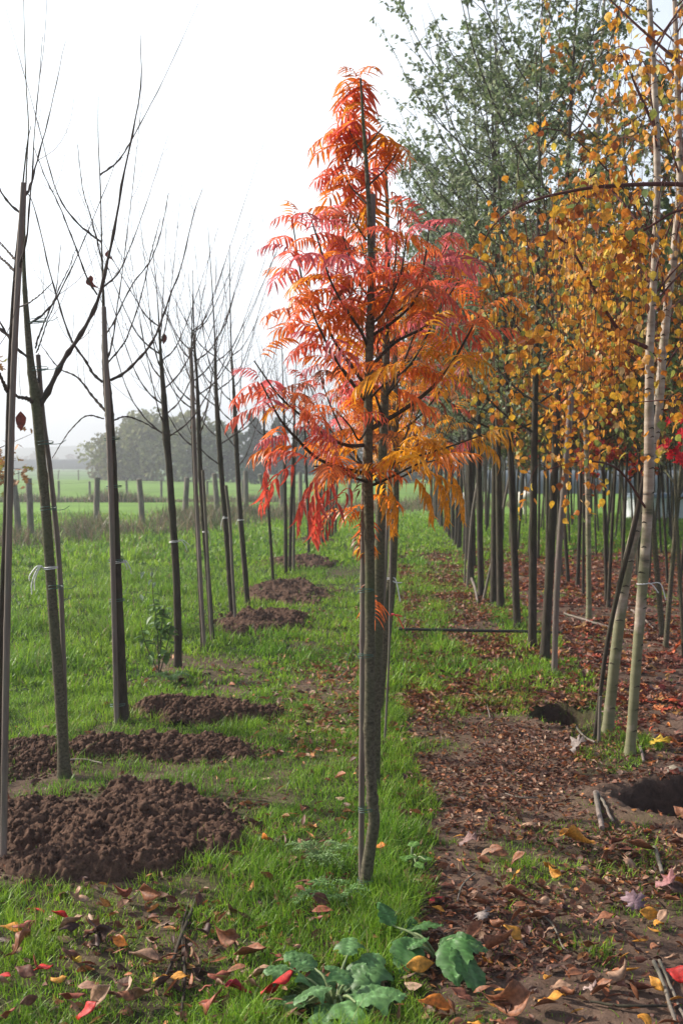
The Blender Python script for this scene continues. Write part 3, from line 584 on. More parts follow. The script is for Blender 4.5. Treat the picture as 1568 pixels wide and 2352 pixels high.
def bare_tree(base, tops, rpx, D, seed, label, n_br, traced=(), leader_top=None, ribbon=None, z0=1.75, z1=2.9, Lb=1.0, twn=3, mat=M_bark, dead=(), spread=1.0):
    r = np.random.default_rng(seed); w_ = [P(a, b, D) for a, b in [base] + tops]; w_[0][2] = H(w_[0][0], w_[0][1]); root = w_[0].copy()
    t = empty("bare_tree", root, label, 'tree', 'bare young trees of the left row'); w_[0][2] -= .05
    pts, pr = smooth(w_, np.array(rpx) * D / FPX, 110); pr[:4] *= [1.5, 1.3, 1.15, 1.05]; pr *= 1 - .45 * sstep(1.9, 3.0, pts[:, 2])
    for q_ in r.uniform(10, 100, 9).astype(int): pr[q_] *= 1.12
    mb = MB(); tube(mb, pts - root, pr, 12, bump=.08, seed=seed); mb.build("trunk", mat, t)
    for pl, rb, tw in traced:
        dd = r.uniform(-.4, .4); w2 = [P(a, b, D + dd * i / (len(pl) - 1)) for i, (a, b) in enumerate(pl)]; bp, br = smooth(w2, np.linspace(rb, .9, len(pl)) * D / FPX, 34)
        br = np.maximum(br * .85, .0014)
        mb = MB(); budded(mb, bp - root, br, r); twigs(mb, bp - root, r, tw, .5, .0022); mb.build("branch", M_twig, t)
    ax = pts[:, 2] - root[2]
    n_br = int(n_br * .75)
    for k in range(n_br):
        zz_ = z0 + (z1 - z0) * (k + r.uniform(0, 1)) / n_br; i = int(np.argmin(abs(ax - zz_))); o = pts[i] - root; az = k * 2.4 + seed * 1.3 + r.normal(0, .3)
        L = Lb * r.uniform(.75, 1.2) * (1.15 - .35 * (k / n_br)); e = r.uniform(.35, .7) * spread
        h = np.array([math.cos(az), math.sin(az), 0]); up = np.array([0, 0, 1.])
        cp = [o, o + h * .13 * L + up * .10 * L, o + h * .24 * L + up * .27 * L, o + h * (.20 + .42 * e) * L + up * .68 * L, o + h * (.20 + .85 * e) * L + up * 1.25 * L]
        bp, br = smooth(cp, [.0062, .0050, .0034, .0021, .0012], 22); mb = MB(); budded(mb, bp, br, r); twigs(mb, bp, r, twn, .6 * L, .002); mb.build("branch", M_twig, t)
    if ribbon:
        px, py, tail = ribbon; c_ = P(px, py, D) - root; rad = np.interp(c_[2], ax, pr) * 1.25; mb = MB(); ring(mb, c_, rad, .0028, .1); ring(mb, c_ + [0, 0, .005], rad, .0028, .15, 1, 1)
        for (dx, dz) in tail:
            tp, tr_ = smooth([c_ + [math.copysign(rad, dx), -.01, 0], c_ + [dx * .6, -.03, .02 + dz * .05], c_ + [dx, -.03, dz * .5], c_ + [dx * 1.05, -.02, dz]], [.003] * 4, 12); tube(mb, tp, tr_, 4)
        mb.build("ribbon", M_white, t)
    for (px, py, l) in dead:
        c_ = P(px, py, D - .03) - root; V, F = cherry_t[r.integers(0, 4)]; R = eul(np.array([1.57 + r.uniform(-.5, .5)]), np.array([1.35]), np.array([r.uniform(-.6, .6)]))[0]
        mb = MB(); mb.add(V * l @ R.T + c_, F, (.13, .028, .02)); mb.build("withered_leaf", M_brownleaf, t)
    return t
g = .41; gk = lambda l: [(a * g, b * g) for a, b in l]            # first zoom -> photo position
hk = lambda l: [(a * .1953, 551.1 + b * .1953) for a, b in l]     # sixth zoom -> photo position
# tree on the left edge, mostly hidden by its stake
bare_tree((-10, 1990), [(2, 1500), (14, 1200), (22, 900), (30, 700), (48, 480), (62, 340), (72, 288)], [8, 7, 7, 6, 5, 3.5, 2.5, 1.5], 4.35, 31, 'thin dark bare tree squeezed behind the big stake at the picture edge', 5,
          [(hk([(90, 1790), (30, 1640), (-60, 1430), (-160, 1100)]), 5, 2), (hk([(190, 380), (90, 280), (-10, 180), (-120, 20)]), 4, 1), (hk([(190, 240), (100, 140), (0, 20), (-60, -100)]), 3, 1)], z0=2.0, z1=2.7, Lb=.6, twn=1)
cane("bamboo_stake", [(8, 1975), (14, 1600), (22, 1200), (30, 900), (42, 650), (55, 420)], [8, 8, 7.5, 7, 7, 6.5], 4.30, M_cane, 'tall mauve-grey bamboo stake leaning at the left edge of the picture', SG)
cane("bamboo_stake", [(-4, 1990), (4, 1600), (10, 1300), (18, 1090)], [4, 4, 4, 3], 4.40, M_canedark, 'split thin stake pressed against the tall leaning one', SG)
T1 = bare_tree((150, 1785), [(138, 1600), (122, 1400), (104, 1150), (90, 1000), (84, 930), (73, 850), (66, 780), (60, 700), (56, 620), (57, 520), (62, 380), (66, 290), (61, 200), (57, 90), (54, -60)],
   [13.5, 12.5, 12, 11.5, 11, 12, 10, 8.5, 8, 6.5, 4, 3, 2.6, 2.3, 1.8, 1.2], 5.5, 32, 'leaning bare cherry with one long branch sweeping up to the right', 5,
   [([(90, 935), (108, 905), (132, 855), (152, 818), (175, 785), (205, 735), (228, 680), (250, 590), (268, 500), (285, 400), (308, 290), (325, 190), (322, 80)], 7.5, 4),
    ([(80, 925), (62, 915), (40, 910), (10, 880), (-30, 800)], 6, 2), (hk([(420, 1280), (450, 1160), (520, 980), (600, 800), (720, 520), (800, 360), (900, 110)]), 2.6, 2),
    (hk([(455, 1680), (460, 1440), (455, 1330)]), 3, 0), (hk([(430, 1330), (480, 1200), (560, 950), (650, 700), (720, 50)]), 2, 1), (hk([(230, 790), (340, 740), (480, 640), (620, 500)]), 2.2, 0)],
   ribbon=(118, 1306, [(-.09, -.13), (-.075, -.11), (-.1, -.06)]), z0=2.0, z1=2.9, Lb=.8, twn=2, mat=M_barkg, dead=[(48, 945, .10)])
cane("bamboo_stake", [(152, 1520), (140, 1350), (118, 1100), (100, 960), (88, 815)], [5.5, 6, 6, 5.5, 5.5], 5.56, M_cane, 'bamboo stake slanting beside the leaning bare cherry', SG)
T2 = bare_tree((284, 1655), [(277, 1500), (268, 1300), (262, 1150), (255, 1000), (250, 930), (244, 860), (240, 780), (238, 690), (234, 560), (231, 430), (226, 320), (226, 220)],
   [13, 11.5, 11, 10.5, 10, 10, 9, 7, 5, 3.2, 2.5, 2, 1.2], 6.68, 33, 'straight bare tree holding a dark leaf, its stake strapped to the left side', 6,
   [(gk([(620, 2130), (690, 2095), (760, 2030), (830, 1950), (885, 1850), (925, 1740), (960, 1640), (1020, 1480), (1080, 1220), (1135, 1055)]), 4, 2),
    (gk([(575, 2140), (520, 2090), (480, 2020), (400, 1900), (330, 1700), (270, 1480), (190, 1150), (130, 1050)]), 3.5, 3), (gk([(590, 2300), (520, 2220), (430, 2110), (330, 2060), (230, 1930)]), 3.5, 2),
    (gk([(570, 1460), (540, 1330), (500, 1180), (465, 1060), (435, 810)]), 1.8, 0), (gk([(545, 1650), (490, 1560), (420, 1370), (340, 1170), (250, 980), (190, 820)]), 2.4, 1),
    (gk([(610, 2030), (690, 1930), (720, 1870), (780, 1700), (840, 1450), (900, 1220)]), 2.2, 1), (gk([(590, 1880), (640, 1800), (740, 1600), (850, 1450), (910, 1260), (945, 1080)]), 2, 1),
    ([(240, 962), (200, 955), (165, 985), (140, 1020), (121, 1053)], 1.8, 0), ([(263, 965), (290, 957), (330, 970), (370, 992), (410, 1000)], 2.2, 0)],
   ribbon=(276, 1292, [(.07, -.07), (.045, -.04)]), z0=2.2, z1=3.4, Lb=1.0, twn=2, mat=M_bark, dead=[(208, 632, .10), (250, 575, .07)])
cane("timber_stake", [(268, 1640), (262, 1400), (256, 1150), (248, 930), (242, 800), (239, 705)], [5.5, 6, 6.5, 6.5, 6.5, 5.5], 6.62, M_cane, 'tan split stake strapped to the straight bare tree with green ties', SG)
for (px, py) in [(262, 1120), (267, 1290), (270, 1380), (258, 1010), (271, 1620)]:
    mb = MB()
    for j in range(2): ring(mb, P(px, py, 6.66) - np.array(T2.location) + [0, 0, .01 * j], .047, .0022, .1, .8, j)
    mb.build("tie", M_wire, T2)
for (px, py) in [(112, 1170), (92, 850), (86, 740), (104, 1020), (128, 1350)]:
    mb = MB()
    for j in range(2): ring(mb, P(px, py, 5.5) - np.array(T1.location) + [0, 0, .01 * j], .042, .0018, .15, .8, j, [(.08, -.05, .0), (.12, -.05, .02)] if j == 0 else None)
    mb.build("tie", M_wire, T1)
T3 = bare_tree((408, 1525), [(409, 1450), (404, 1300), (394, 1150), (387, 1050), (382, 1000), (378, 930), (372, 850), (368, 790), (362, 690), (350, 560)],
   [9.5, 9, 8.5, 8, 7.5, 9, 7, 6, 4, 2.2, 1.2], 8.6, 34, 'bare tree with a reddish scarred foot and a knot below its fan of branches', 18,
   ribbon=(400, 1245, [(.10, -.07), (.12, -.03)]), z0=1.75, z1=2.75, Lb=1.25, twn=3, dead=[(377, 765, .09)])
T4 = bare_tree((466, 1485), [(459, 1350), (452, 1200), (447, 1100), (443, 1000), (440, 880), (440, 800), (444, 650)], [4.5, 4.5, 4.5, 4, 4, 3.5, 3, 1.5], 9.45, 35, 'very thin bare tree carrying one round dark red leaf', 9, z0=1.8, z1=2.9, Lb=1.0, dead=[(441, 975, .10)])
cane("bamboo_stake", [(470, 1480), (462, 1350), (452, 1150), (446, 1000), (441, 860), (437, 800)], 4.5, 9.4, M_cane, 'grey cane standing against the very thin bare tree', SG)
T5 = bare_tree((488, 1472), [(480, 1350), (468, 1200), (460, 1080), (456, 950), (452, 860), (446, 760), (443, 620)], [6, 6, 5.5, 5.5, 5, 4, 3, 1.3], 9.7, 36, 'bare tree with a white ribbon hanging straight down, next to the grey cane', 14,
   ribbon=(472, 1222, [(.045, -.11), (.03, -.01)]), z0=1.7, z1=2.8, Lb=1.1)
cane("bamboo_stake", [(488, 1475), (482, 1370), (474, 1220), (466, 1080)], 3.5, 9.65, M_canedark, 'dark cane bound to the ribboned bare tree', SG)
T6 = bare_tree((535, 1432), [(528, 1330), (518, 1200), (508, 1080), (500, 960), (495, 860), (492, 740), (478, 520)], [6.5, 6.5, 6, 6, 6, 4.5, 3, 1.2], 10.9, 37, 'bare tree whose white ribbon hangs on the left of the stem', 16,
   ribbon=(520, 1190, [(-.05, -.12), (-.03, -.01)]), z0=1.6, z1=2.9, Lb=1.25)
cane("timber_stake", [(542, 1434), (535, 1330), (528, 1200), (519, 1115)], 3.5, 10.8, M_canedark, 'stake with dark band beside the bare tree with left-hanging ribbon', SG)
T7 = bare_tree((570, 1392), [(562, 1300), (552, 1180), (545, 1060), (540, 960), (536, 880), (530, 760), (527, 560)], [6, 6, 5.5, 5, 5, 4, 2.8, 1.2], 12.1, 38, 'bare tree with a forked crown above a tiny white ribbon', 16,
   ribbon=(554, 1195, [(-.05, -.05)]), z0=1.5, z1=2.8, Lb=1.25)
cane("bamboo_stake", [(566, 1385), (556, 1280), (545, 1130), (541, 1000)], 2.2, 12.2, M_canedark, 'needle-thin cane behind the tree with the forked crown', SG)
T8 = bare_tree((629, 1352), [(622, 1250), (614, 1130), (608, 1020), (606, 960), (604, 850)], [3.5, 3.5, 3.2, 3, 2.5, 1.3], 13.9, 39, 'slender single sapling rising from the long soil heap', 5, z0=1.5, z1=2.4, Lb=.9, twn=1)
T9 = bare_tree((657, 1318), [(656, 1220), (654, 1100), (653, 980), (650, 880), (646, 760)], [4.5, 4.2, 4, 3.5, 2.5, 1.2], 15.6, 40, 'dark-stemmed tree on the left of the close trio', 12, z0=1.5, z1=2.6, Lb=1.3)
T10 = bare_tree((665, 1316), [(668, 1200), (672, 1080), (676, 960), (680, 820)], [4, 4, 3.5, 3, 1.4], 15.9, 41, 'middle tree of the close trio of thin stems', 10, z0=1.6, z1=2.6, Lb=1.2)
cane("bamboo_stake", [(674, 1312), (675, 1200), (676, 1080), (682, 980)], 3, 16.0, M_canedark, 'cane standing on the right of the close trio', SG)
T11 = bare_tree((709, 1272), [(708, 1180), (703, 1080), (700, 980), (700, 850)], [3.4, 3.2, 3, 2.5, 1.2], 19.2, 42, 'thin tree alone between the trio and the far cluster', 9, z0=1.5, z1=2.5, Lb=1.3)
for j, (a, b) in enumerate([(731, 1262), (740, 1252), (748, 1243), (756, 1236), (763, 1230), (770, 1224)]):
    D = CAMZ * FPX / (b - HOR); t = bare_tree((a, b), [(a + 3, b - 100), (a + 6 + j, b - 200), (a + 8, b - 330)], [3, 2.8, 2.4, 1], D, 50 + j, 'far thin stem in the tight cluster beyond the last soil heap', 6, z0=1.4, z1=2.6, Lb=1.3, twn=2)
    t['group'] = 'tight cluster of far stems in the left row'
# oak sprays reaching in from the left edge
ok = empty("oak_tree", [-4.12, 11.0, 0], 'tree standing outside the left edge, its rusty oak-like leaves reaching in', 'tree'); r = np.random.default_rng(88)
mb = MB(); q, rr = smooth([(0, 0, -.05), (.02, 0, 1.0), (0, .05, 2.2), (.05, 0, 3.4)], [.05, .045, .035, .01], 40); tube(mb, q, rr, 10, bump=.08); mb.build("trunk", M_bark, ok)
crown = MB(); tw = MB()
for k in range(16):
    z0 = r.uniform(.9, 2.4); az = r.uniform(-.6, .9) if k < 11 else r.uniform(0, 6.28); L = r.uniform(.7, 1.15); e = r.uniform(-.1, .6)
    d = np.array([math.cos(az) * math.cos(e), math.sin(az) * math.cos(e), math.sin(e)]); bp, br = smooth([(0, 0, z0), d * L * .5 + [0, 0, z0], d * L + [0, 0, z0 - .05]], [.010, .006, .002], 12); tube(tw, bp, br, 5)
    n = 26; tt = r.uniform(.35, 1, n); pp = np.stack([np.interp(tt, np.linspace(0, 1, 12), bp[:, i]) for i in range(3)], 1) + r.normal(0, .06, (n, 3))
    cc = np.array([.42, .20, .07]) * r.uniform(.6, 1.3, (n, 1)); yl = (r.random(n) < .2)[:, None]; cc = np.where(yl, np.array([.45, .40, .08]), cc)
    scatter(crown, oaky_t[k % 2], pp, eul(r.uniform(0, 6.28, n), r.uniform(-.5, 1.2, n), r.uniform(-1, 1, n)), r.uniform(.06, .11, n), cc)
tw.build("branches", M_twig, ok); crown.build("crown", M_brownleaf, ok)

# ------------------------------------------------------------------ right row: dark trunks with grey-green crowns
def make_crown(seed, Ht, z0, spread, nl, leaves_per, leaf, cols, lsize, trunk_r, tmat, lmat, twig_n=7, cone=.5, hang=0.):
    """unlinked template: returns (trunk mesh object, crown mesh object) data for copies"""
    r = np.random.default_rng(seed); tr_ = MB(); cr = MB()
    lean = r.normal(0, .04, 2); tp, rr = smooth([(0, 0, -.06), (lean[0] * .4, lean[1] * .4, Ht * .25), (lean[0] * 1.5, lean[1], Ht * .55), (lean[0] * 2, lean[1] * 2, Ht)], [trunk_r * 1.25, trunk_r, trunk_r * .7, .004], 60)
    rr[:3] *= [1.3, 1.15, 1.05]; tube(tr_, tp, rr, 10, bump=.08, seed=seed)
    PP = []
    for k in range(nl):
        f = (k + r.uniform(0, 1)) / nl; z = z0 + (Ht - z0) * .85 * f; o = np.array([np.interp(z, tp[:, 2], tp[:, i]) for i in range(3)]); az = k * 2.4 + r.normal(0, .3)
        L = spread * (1 - .35 * f) * r.uniform(.8, 1.2); h = np.array([math.cos(az), math.sin(az), 0]); up = np.array([0, 0, 1.])
        rise = r.uniform(.7, 1.5) * cone
        bp, br = smooth([o, o + h * .35 * L + up * .25 * L * rise, o + h * .75 * L + up * .8 * L * rise, o + h * L + up * 1.45 * L * rise], [.013 * (1 - .6 * f), .010 * (1 - .5 * f), .006, .002], 14); tube(tr_, bp, br, 5, cap=False)
        for j in range(twig_n):
            q = bp[int(r.uniform(.2, 1) * 13)]; a = r.uniform(0, 6.28); d = np.array([math.cos(a), math.sin(a), r.uniform(.1, 1.3) - hang * 2]); d /= np.linalg.norm(d); l = r.uniform(.25, .6) * spread * .8
            tq, tr2 = smooth([q, q + d * l * .5, q + d * l - up * hang * l * .5], [.004, .003, .0015], 7); tube(tr_, tq, tr2, 3, cap=False)
            m = leaves_per; tt = r.uniform(.1, 1, m); PP.append(np.stack([np.interp(tt, np.linspace(0, 1, 7), tq[:, i]) for i in range(3)], 1) + r.normal(0, .025, (m, 3)))
    PP = np.concatenate(PP); n = len(PP); ci = r.integers(0, len(cols), n); cc = np.array(cols)[ci] * r.uniform(.6, 1.35, (n, 1))
    clump = fbm(PP[:, 0] * 2, PP[:, 2] * 2, seed)[:, None]; cc = cc * (.8 + .4 * clump)
    R = eul(r.uniform(0, 6.28, n), r.uniform(-.2, 1.3, n), r.normal(0, .7, n))
    for b in range(len(leaf)): s_ = slice(b, n, len(leaf)); scatter(cr, leaf[b], PP[s_], R[s_], r.uniform(.65, 1.25, len(PP[s_])) * lsize, cc[s_])
    t = tr_.build("trunk", tmat); c_ = cr.build("crown", lmat, smooth=False); COL.objects.unlink(t); COL.objects.unlink(c_); return t, c_
def place(name, tpl, loc, rz, label, cat, group, sc=1.0, lean=(0, 0)):
    e = empty(name, loc, label, cat, group); e.rotation_euler = (lean[0], lean[1], rz); e.scale = (sc, sc, sc)
    for o in tpl: c = o.copy(); COL.objects.link(c); c.parent = e
    return e
GREENS = [(.17, .23, .09), (.22, .28, .14), (.12, .17, .07), (.32, .36, .22)]
gt = [make_crown(100 + i, 6.6, 2.0, 1.35, 24, 21, oaky_t, GREENS, .054, .036, M_barkd, M_green, 9, .75) for i in range(4)]
GR = 'dark-stemmed green trees of the right row'
gtrees = [(1250, 1507, .05, 'thick greenish trunk leaning right, nearest of the dark stems'), (1221, 1487, .00, 'upright dark trunk with a white tie, second of the dark stems'),
          (1187, 1440, .045, 'broadest dark trunk, bowed to the right above its foot'), (1149, 1395, .01, 'straight blackish trunk wearing a thin white thread'),
          (1133, 1384, .02, 'dark trunk half hidden behind the blackish threaded one'), (1104, 1368, .04, 'dark trunk propped by a slanting pole'), (1082, 1330, .035, 'dark stem beside two crossed thin poles')]
for k, (px, py, ln, lab) in enumerate(gtrees):
    p = G(px, py); p[2] = H(p[0], p[1]); place("green_tree", gt[k % 4], p, k * 1.7, lab, 'tree', GR, .92 + .07 * math.sin(k * 5), (RNG.normal(0, .02), ln * 1.15))
for k in range(17):
    D = 16.8 + k * 1.15; px = 895 + 1.3 * FPX / D + (k % 3) * 1.5; xw = (px - CX) / FPX * D
    place("green_tree", gt[(k * 3) % 4], (xw, D, H(xw, D)), k * 2.1, 'dark trunk in the tight far end of the right row', 'tree', 'far dark trunks of the right row', .95 + .08 * math.sin(k * 3), (0, .035 * math.sin(k * 2.7)))
for (pl, w_, D, lab) in [([(1272, 1548), (1276, 1400), (1284, 1250), (1296, 1100), (1304, 1000), (1312, 900)], 7, 8.2, 'light brown stake standing before the thick leaning green trunk'),
                         ([(1108, 1370), (1140, 1240), (1170, 1090), (1180, 1040)], 3, 12.7, 'thin pole slanting between two dark trunks'),
                         ([(1066, 1300), (1070, 1200), (1063, 1080), (1061, 1000)], 2, 14.5, 'thread-thin pole standing alone left of the crossed poles'),
                         ([(1072, 1312), (1082, 1200), (1095, 1110)], 3, 14.2, 'slanting pole of the crossed pair')]:
    cane("pole", pl, w_, D, M_canedark if w_ < 5 else M_cane, lab, SG)

# ------------------------------------------------------------------ birches on the right
BIRC = [(.72, .33, .04), (.80, .46, .045), (.60, .20, .03), (.70, .28, .035), (.34, .10, .03), (.66, .50, .07), (.30, .33, .07), (.75, .50, .22), (.18, .24, .08)]
BP = np.array([.22, .18, .13, .16, .1, .09, .05, .04, .03])
def birch_leaves(cr, PP, r, size=.058, low=None):
    cl_ = fbm(PP[:, 0] * 4.5 + PP[:, 1] * 2, PP[:, 2] * 3.2, 9, 3); PP = PP[cl_ + r.normal(0, .07, len(PP)) > .405]
    n = len(PP); ci = r.choice(len(BIRC), n, p=BP / BP.sum()); cc = np.array(BIRC)[ci] * r.uniform(.7, 1.15, (n, 1))
    R = eul(r.uniform(0, 6.28, n), r.uniform(.2, 1.9, n), r.normal(0, .9, n))
    for b in range(3): s_ = slice(b, n, 3); scatter(cr, birch_t[b], PP[s_], R[s_], r.uniform(.45, 1.3, len(PP[s_])) * size, cc[s_])
def hang_twigs(twmb, PP, limb, r, n, lmin, lmax, step=.021):
    for i in range(n):
        f = r.uniform(.05, 1) * (len(limb) - 1.001); k = int(f); o = limb[k] * (1 - f + k) + limb[k + 1] * (f - k); l = r.uniform(lmin, lmax); a = r.uniform(0, 6.28); h = np.array([math.cos(a), math.sin(a), 0]) * r.uniform(.03, .2)
        pts, rr = smooth([o, o + h * .5 + [0, 0, .02], o + h + [0, 0, -l * .4], o + h * 1.15 + [0, 0, -l]], [.0020, .0016, .0011, .0009], 12); tube(twmb, pts, rr, 4, cap=False)
        m = int(l / step); tt = r.uniform(.12, 1, m); PP.append(np.stack([np.interp(tt, np.linspace(0, 1, 12), pts[:, j]) for j in range(3)], 1) + r.normal(0, .03, (m, 3)))
def birch(name, trunk, rpx, D, seed, label, limbs, upper=0, mat=M_birch, ribbon=None, marks=True, size=.043, Dt=None):
    r = np.random.default_rng(seed); w_ = [P(a, b, D) for a, b in trunk]; w_[0][2] = H(w_[0][0], w_[0][1]); root = w_[0].copy()
    t = empty(name, root, label, 'tree', 'birches at the right'); w_[0][2] -= .05; pts, pr = smooth(w_, np.array(rpx) * D / FPX, 120); pr[:5] *= [1.5, 1.35, 1.2, 1.1, 1.04]
    mb = MB(); tube(mb, pts - root, pr, 14, bump=.09, seed=seed); nq = sum(len(f) for f in mb.F[4]); mk_ = mb
    if marks:
        for z in np.arange(.15, pts[-1, 2] - root[2], .13):
            z += r.uniform(-.05, .05); i = int(np.argmin(abs(pts[:, 2] - root[2] - z))); c_ = pts[i] - root; th0 = r.uniform(3.6, 5.8); th = np.linspace(th0 - r.uniform(.3, 1.1), th0 + r.uniform(.3, .9), 9); rad = pr[i] * 1.0
            q = np.stack([c_[0] + rad * np.cos(th), c_[1] + rad * np.sin(th), c_[2] - .008 * np.abs(np.linspace(-1, 1, 9))], 1); tube(mk_, q, .0032 * (1 - np.linspace(-1, 1, 9) ** 2) + .0008, 5, cap=False)
    to = mb.build("trunk", mat, t); to.data.materials.append(M_barkd); mi = np.zeros(len(to.data.polygons), np.int32); mi[sum(len(f) for f in mb.F[3]) + nq:] = 1; to.data.polygons.foreach_set('material_index', mi)
    PP = []
    for (pl, rb, D1, nt_, lmin, lmax) in limbs:
        w2 = [P(a, b, D + (D1 - D) * i / (len(pl) - 1)) if D1 < 90 else P(a, b, D) for i, (a, b) in enumerate(pl)]; bp, br = smooth(w2, np.linspace(rb, 1.2, len(pl)) * D / FPX, 26); bp = bp - root
        mb = MB(); tube(mb, bp, br, 7, bump=.08, seed=seed); bo = mb.build("branch", M_redtwig, t); twmb = MB(); 
        hang_twigs(twmb, PP, bp[6:], r, int(nt_ * .78), lmin, lmax); twmb.build("twigs", M_redtwig, bo)
    if upper:
        twmb = MB(); ax = pts[:, 2] - root[2]
        for k in range(upper):
            z = r.uniform(2.0, min(5.2, ax[-1])); i = int(np.argmin(abs(ax - z))); o = pts[i] - root; az = r.uniform(0, 6.28); L = r.uniform(.5, 1.1); h = np.array([math.cos(az), math.sin(az), 0]); up = np.array([0, 0, 1.])
            bp, br = smooth([o, o + h * .3 * L + up * .3 * L, o + h * .7 * L + up * .5 * L, o + h * L + up * .35 * L], [.006, .005, .003, .0015], 12); tube(twmb, bp, br, 5, cap=False); hang_twigs(twmb, PP, bp, r, 5, .2, .7, .03)
        twmb.build("branches", M_redtwig, t)
    PP = np.concatenate(PP); cr = MB(); birch_leaves(cr, PP, r, size); cr.build("crown", M_birchleaf, t)
    if ribbon:
        px, py = ribbon; c_ = P(px, py, D) - root; i = int(np.argmin(abs(pts[:, 2] - root[2] - c_[2]))); rad = pr[i] * 1.12; mb = MB(); c_[0] = pts[i][0] - root[0]; c_[1] = pts[i][1] - root[1]; ring(mb, c_, rad, .003, .1)
        for tl in ([(.05, -.02, -.01), (.08, -.02, -.05)], [(.09, -.02, .0), (.12, -.02, -.09)]):
            tp, tr_ = smooth([c_ + [rad, -.01, 0]] + [c_ + np.array(q) for q in tl], [.003] * 3, 10); tube(mb, tp, tr_, 4)
        mb.build("ribbon", M_white, t)
    return t
birch("birch_tree", [(1444, 1738), (1452, 1640), (1462, 1500), (1478, 1300), (1486, 1180), (1489, 1080), (1490, 900), (1492, 780), (1502, 600), (1508, 420), (1503, 220), (1492, 40), (1486, -120)],
      [13, 11.5, 12, 12, 11.5, 12, 10.5, 9.5, 8.5, 8, 7, 6, 5], 5.9, 61, 'birch with clean pinkish-white bark and black scars, nearest birch to the path',
      [([(1488, 800), (1436, 774), (1399, 729), (1350, 640), (1300, 560), (1240, 540), (1190, 600)], 5.5, 5.5, 30, .4, 1.15),
       ([(1490, 1180), (1420, 1080), (1340, 1060), (1250, 1080)], 3, 5.6, 9, .15, .5), ([(1500, 560), (1440, 480), (1390, 430), (1340, 450), (1290, 520)], 4, 6.4, 26, .3, 1.0),
       ([(1505, 300), (1460, 200), (1430, 130), (1390, 150)], 4, 5.6, 10, .2, .6)], upper=12, ribbon=(1469, 1340))
birch("birch_tree", [(1394, 1668), (1402, 1600), (1420, 1440), (1442, 1290), (1468, 1180), (1490, 1080), (1508, 960), (1520, 820), (1534, 680), (1549, 560), (1560, 420), (1555, 200), (1548, 0)],
      [15, 12.5, 13, 12.5, 12, 11, 11, 10, 9.5, 9, 8, 7, 5], 6.45, 62, 'leaning birch with mossy green flaking bark, propped by a dark pole',
      [([(1530, 760), (1480, 640), (1420, 580), (1340, 600), (1280, 680)], 4, 7.0, 30, .4, 1.2), ([(1515, 900), (1450, 820), (1380, 790), (1300, 820)], 4, 6.9, 24, .3, .85)], upper=16)
birch("birch_tree", [(1352, 1395), (1350, 1200), (1345, 1000), (1338, 800), (1350, 620), (1365, 480), (1372, 300), (1380, 120), (1390, -60)], [6, 6, 6, 6, 6, 6, 5, 4, 3], 11.0, 63, 'slim pale birch further back among the dark stems',
      [([(1345, 900), (1290, 780), (1240, 760), (1180, 800)], 4, 10.5, 34, .4, 1.4), ([(1350, 700), (1400, 560), (1450, 540)], 4, 11.5, 20, .4, 1.2), ([(1345, 820), (1230, 660), (1140, 640), (1110, 700)], 4, 10, 26, .5, 1.5)], upper=26, size=.075)
birch("weeping_birch", [(1900, 2000), (1850, 1500), (1800, 900), (1780, 600), (1760, 300), (1760, -200)], [20, 17, 14, 12, 9, 5], 4.7, 64, 'weeping birch outside the right edge, its arching dark branches hanging into view',
      [([(1790, 560), (1700, 450), (1568, 424), (1400, 427), (1300, 441), (1205, 468), (1130, 520), (1095, 600)], 7, 4.9, 46, .25, .9),
       ([(1785, 700), (1680, 500), (1568, 482), (1500, 515), (1440, 560), (1400, 640)], 5, 4.8, 22, .2, .7),
       ([(1770, 400), (1660, 240), (1568, 152), (1480, 75), (1400, 0), (1330, -70)], 6, 5.0, 14, .1, .45), ([(1790, 1100), (1680, 940), (1568, 918), (1450, 925)], 4, 5.2, 8, .1, .3)], mat=M_birch, marks=False, size=.045)
cane("pole", [(1364, 1648), (1390, 1500), (1420, 1350), (1455, 1210), (1480, 1080), (1500, 930)], [5, 5.5, 6, 6, 5.5, 5], 6.3, M_barkd, 'dark mossy pole slanting up against the leaning birch', SG, nodes=0)
cane("pole", [(1374, 1700), (1376, 1640), (1378, 1600)], 4, 6.2, M_canedark, 'short stub of a pole at the edge of the small hole', SG, nodes=0)

# ------------------------------------------------------------------ further rows on the right
REDS = [(.55, .05, .03), (.62, .14, .03), (.40, .03, .03), (.65, .28, .04), (.16, .20, .05)]
YELS = [(.62, .36, .05), (.55, .26, .04), (.30, .30, .07), (.14, .19, .06), (.45, .16, .04)]
MIXG = [(.11, .16, .05), (.16, .22, .07), (.08, .12, .04), (.35, .28, .07)]
kinds = [('maple_tree', make_crown(200, 4.2, 1.7, .8, 12, 10, maple_t, REDS, .085, .020, M_barkd, M_birchleaf, 6, .8), 'young red maple'),
         ('birch_tree', make_crown(201, 4.8, 1.6, .8, 13, 11, birch_t, YELS, .08, .020, M_barkg, M_birchleaf, 6, .7, .3), 'young yellow birch'),
         ('green_tree', make_crown(202, 5.0, 1.7, .9, 14, 12, oaky_t, MIXG, .09, .022, M_barkd, M_green, 7, .8), 'young green tree'),
         ('maple_tree', make_crown(203, 3.9, 1.8, .7, 11, 9, maple_t, REDS, .08, .017, M_barkd, M_birchleaf, 6, .8), 'young red maple'),
         ('green_tree', make_crown(204, 4.6, 1.5, .9, 14, 12, birch_t, MIXG, .085, .018, M_barkg, M_green, 7, .8), 'young green tree')]
r = np.random.default_rng(9)
near_lab = {}
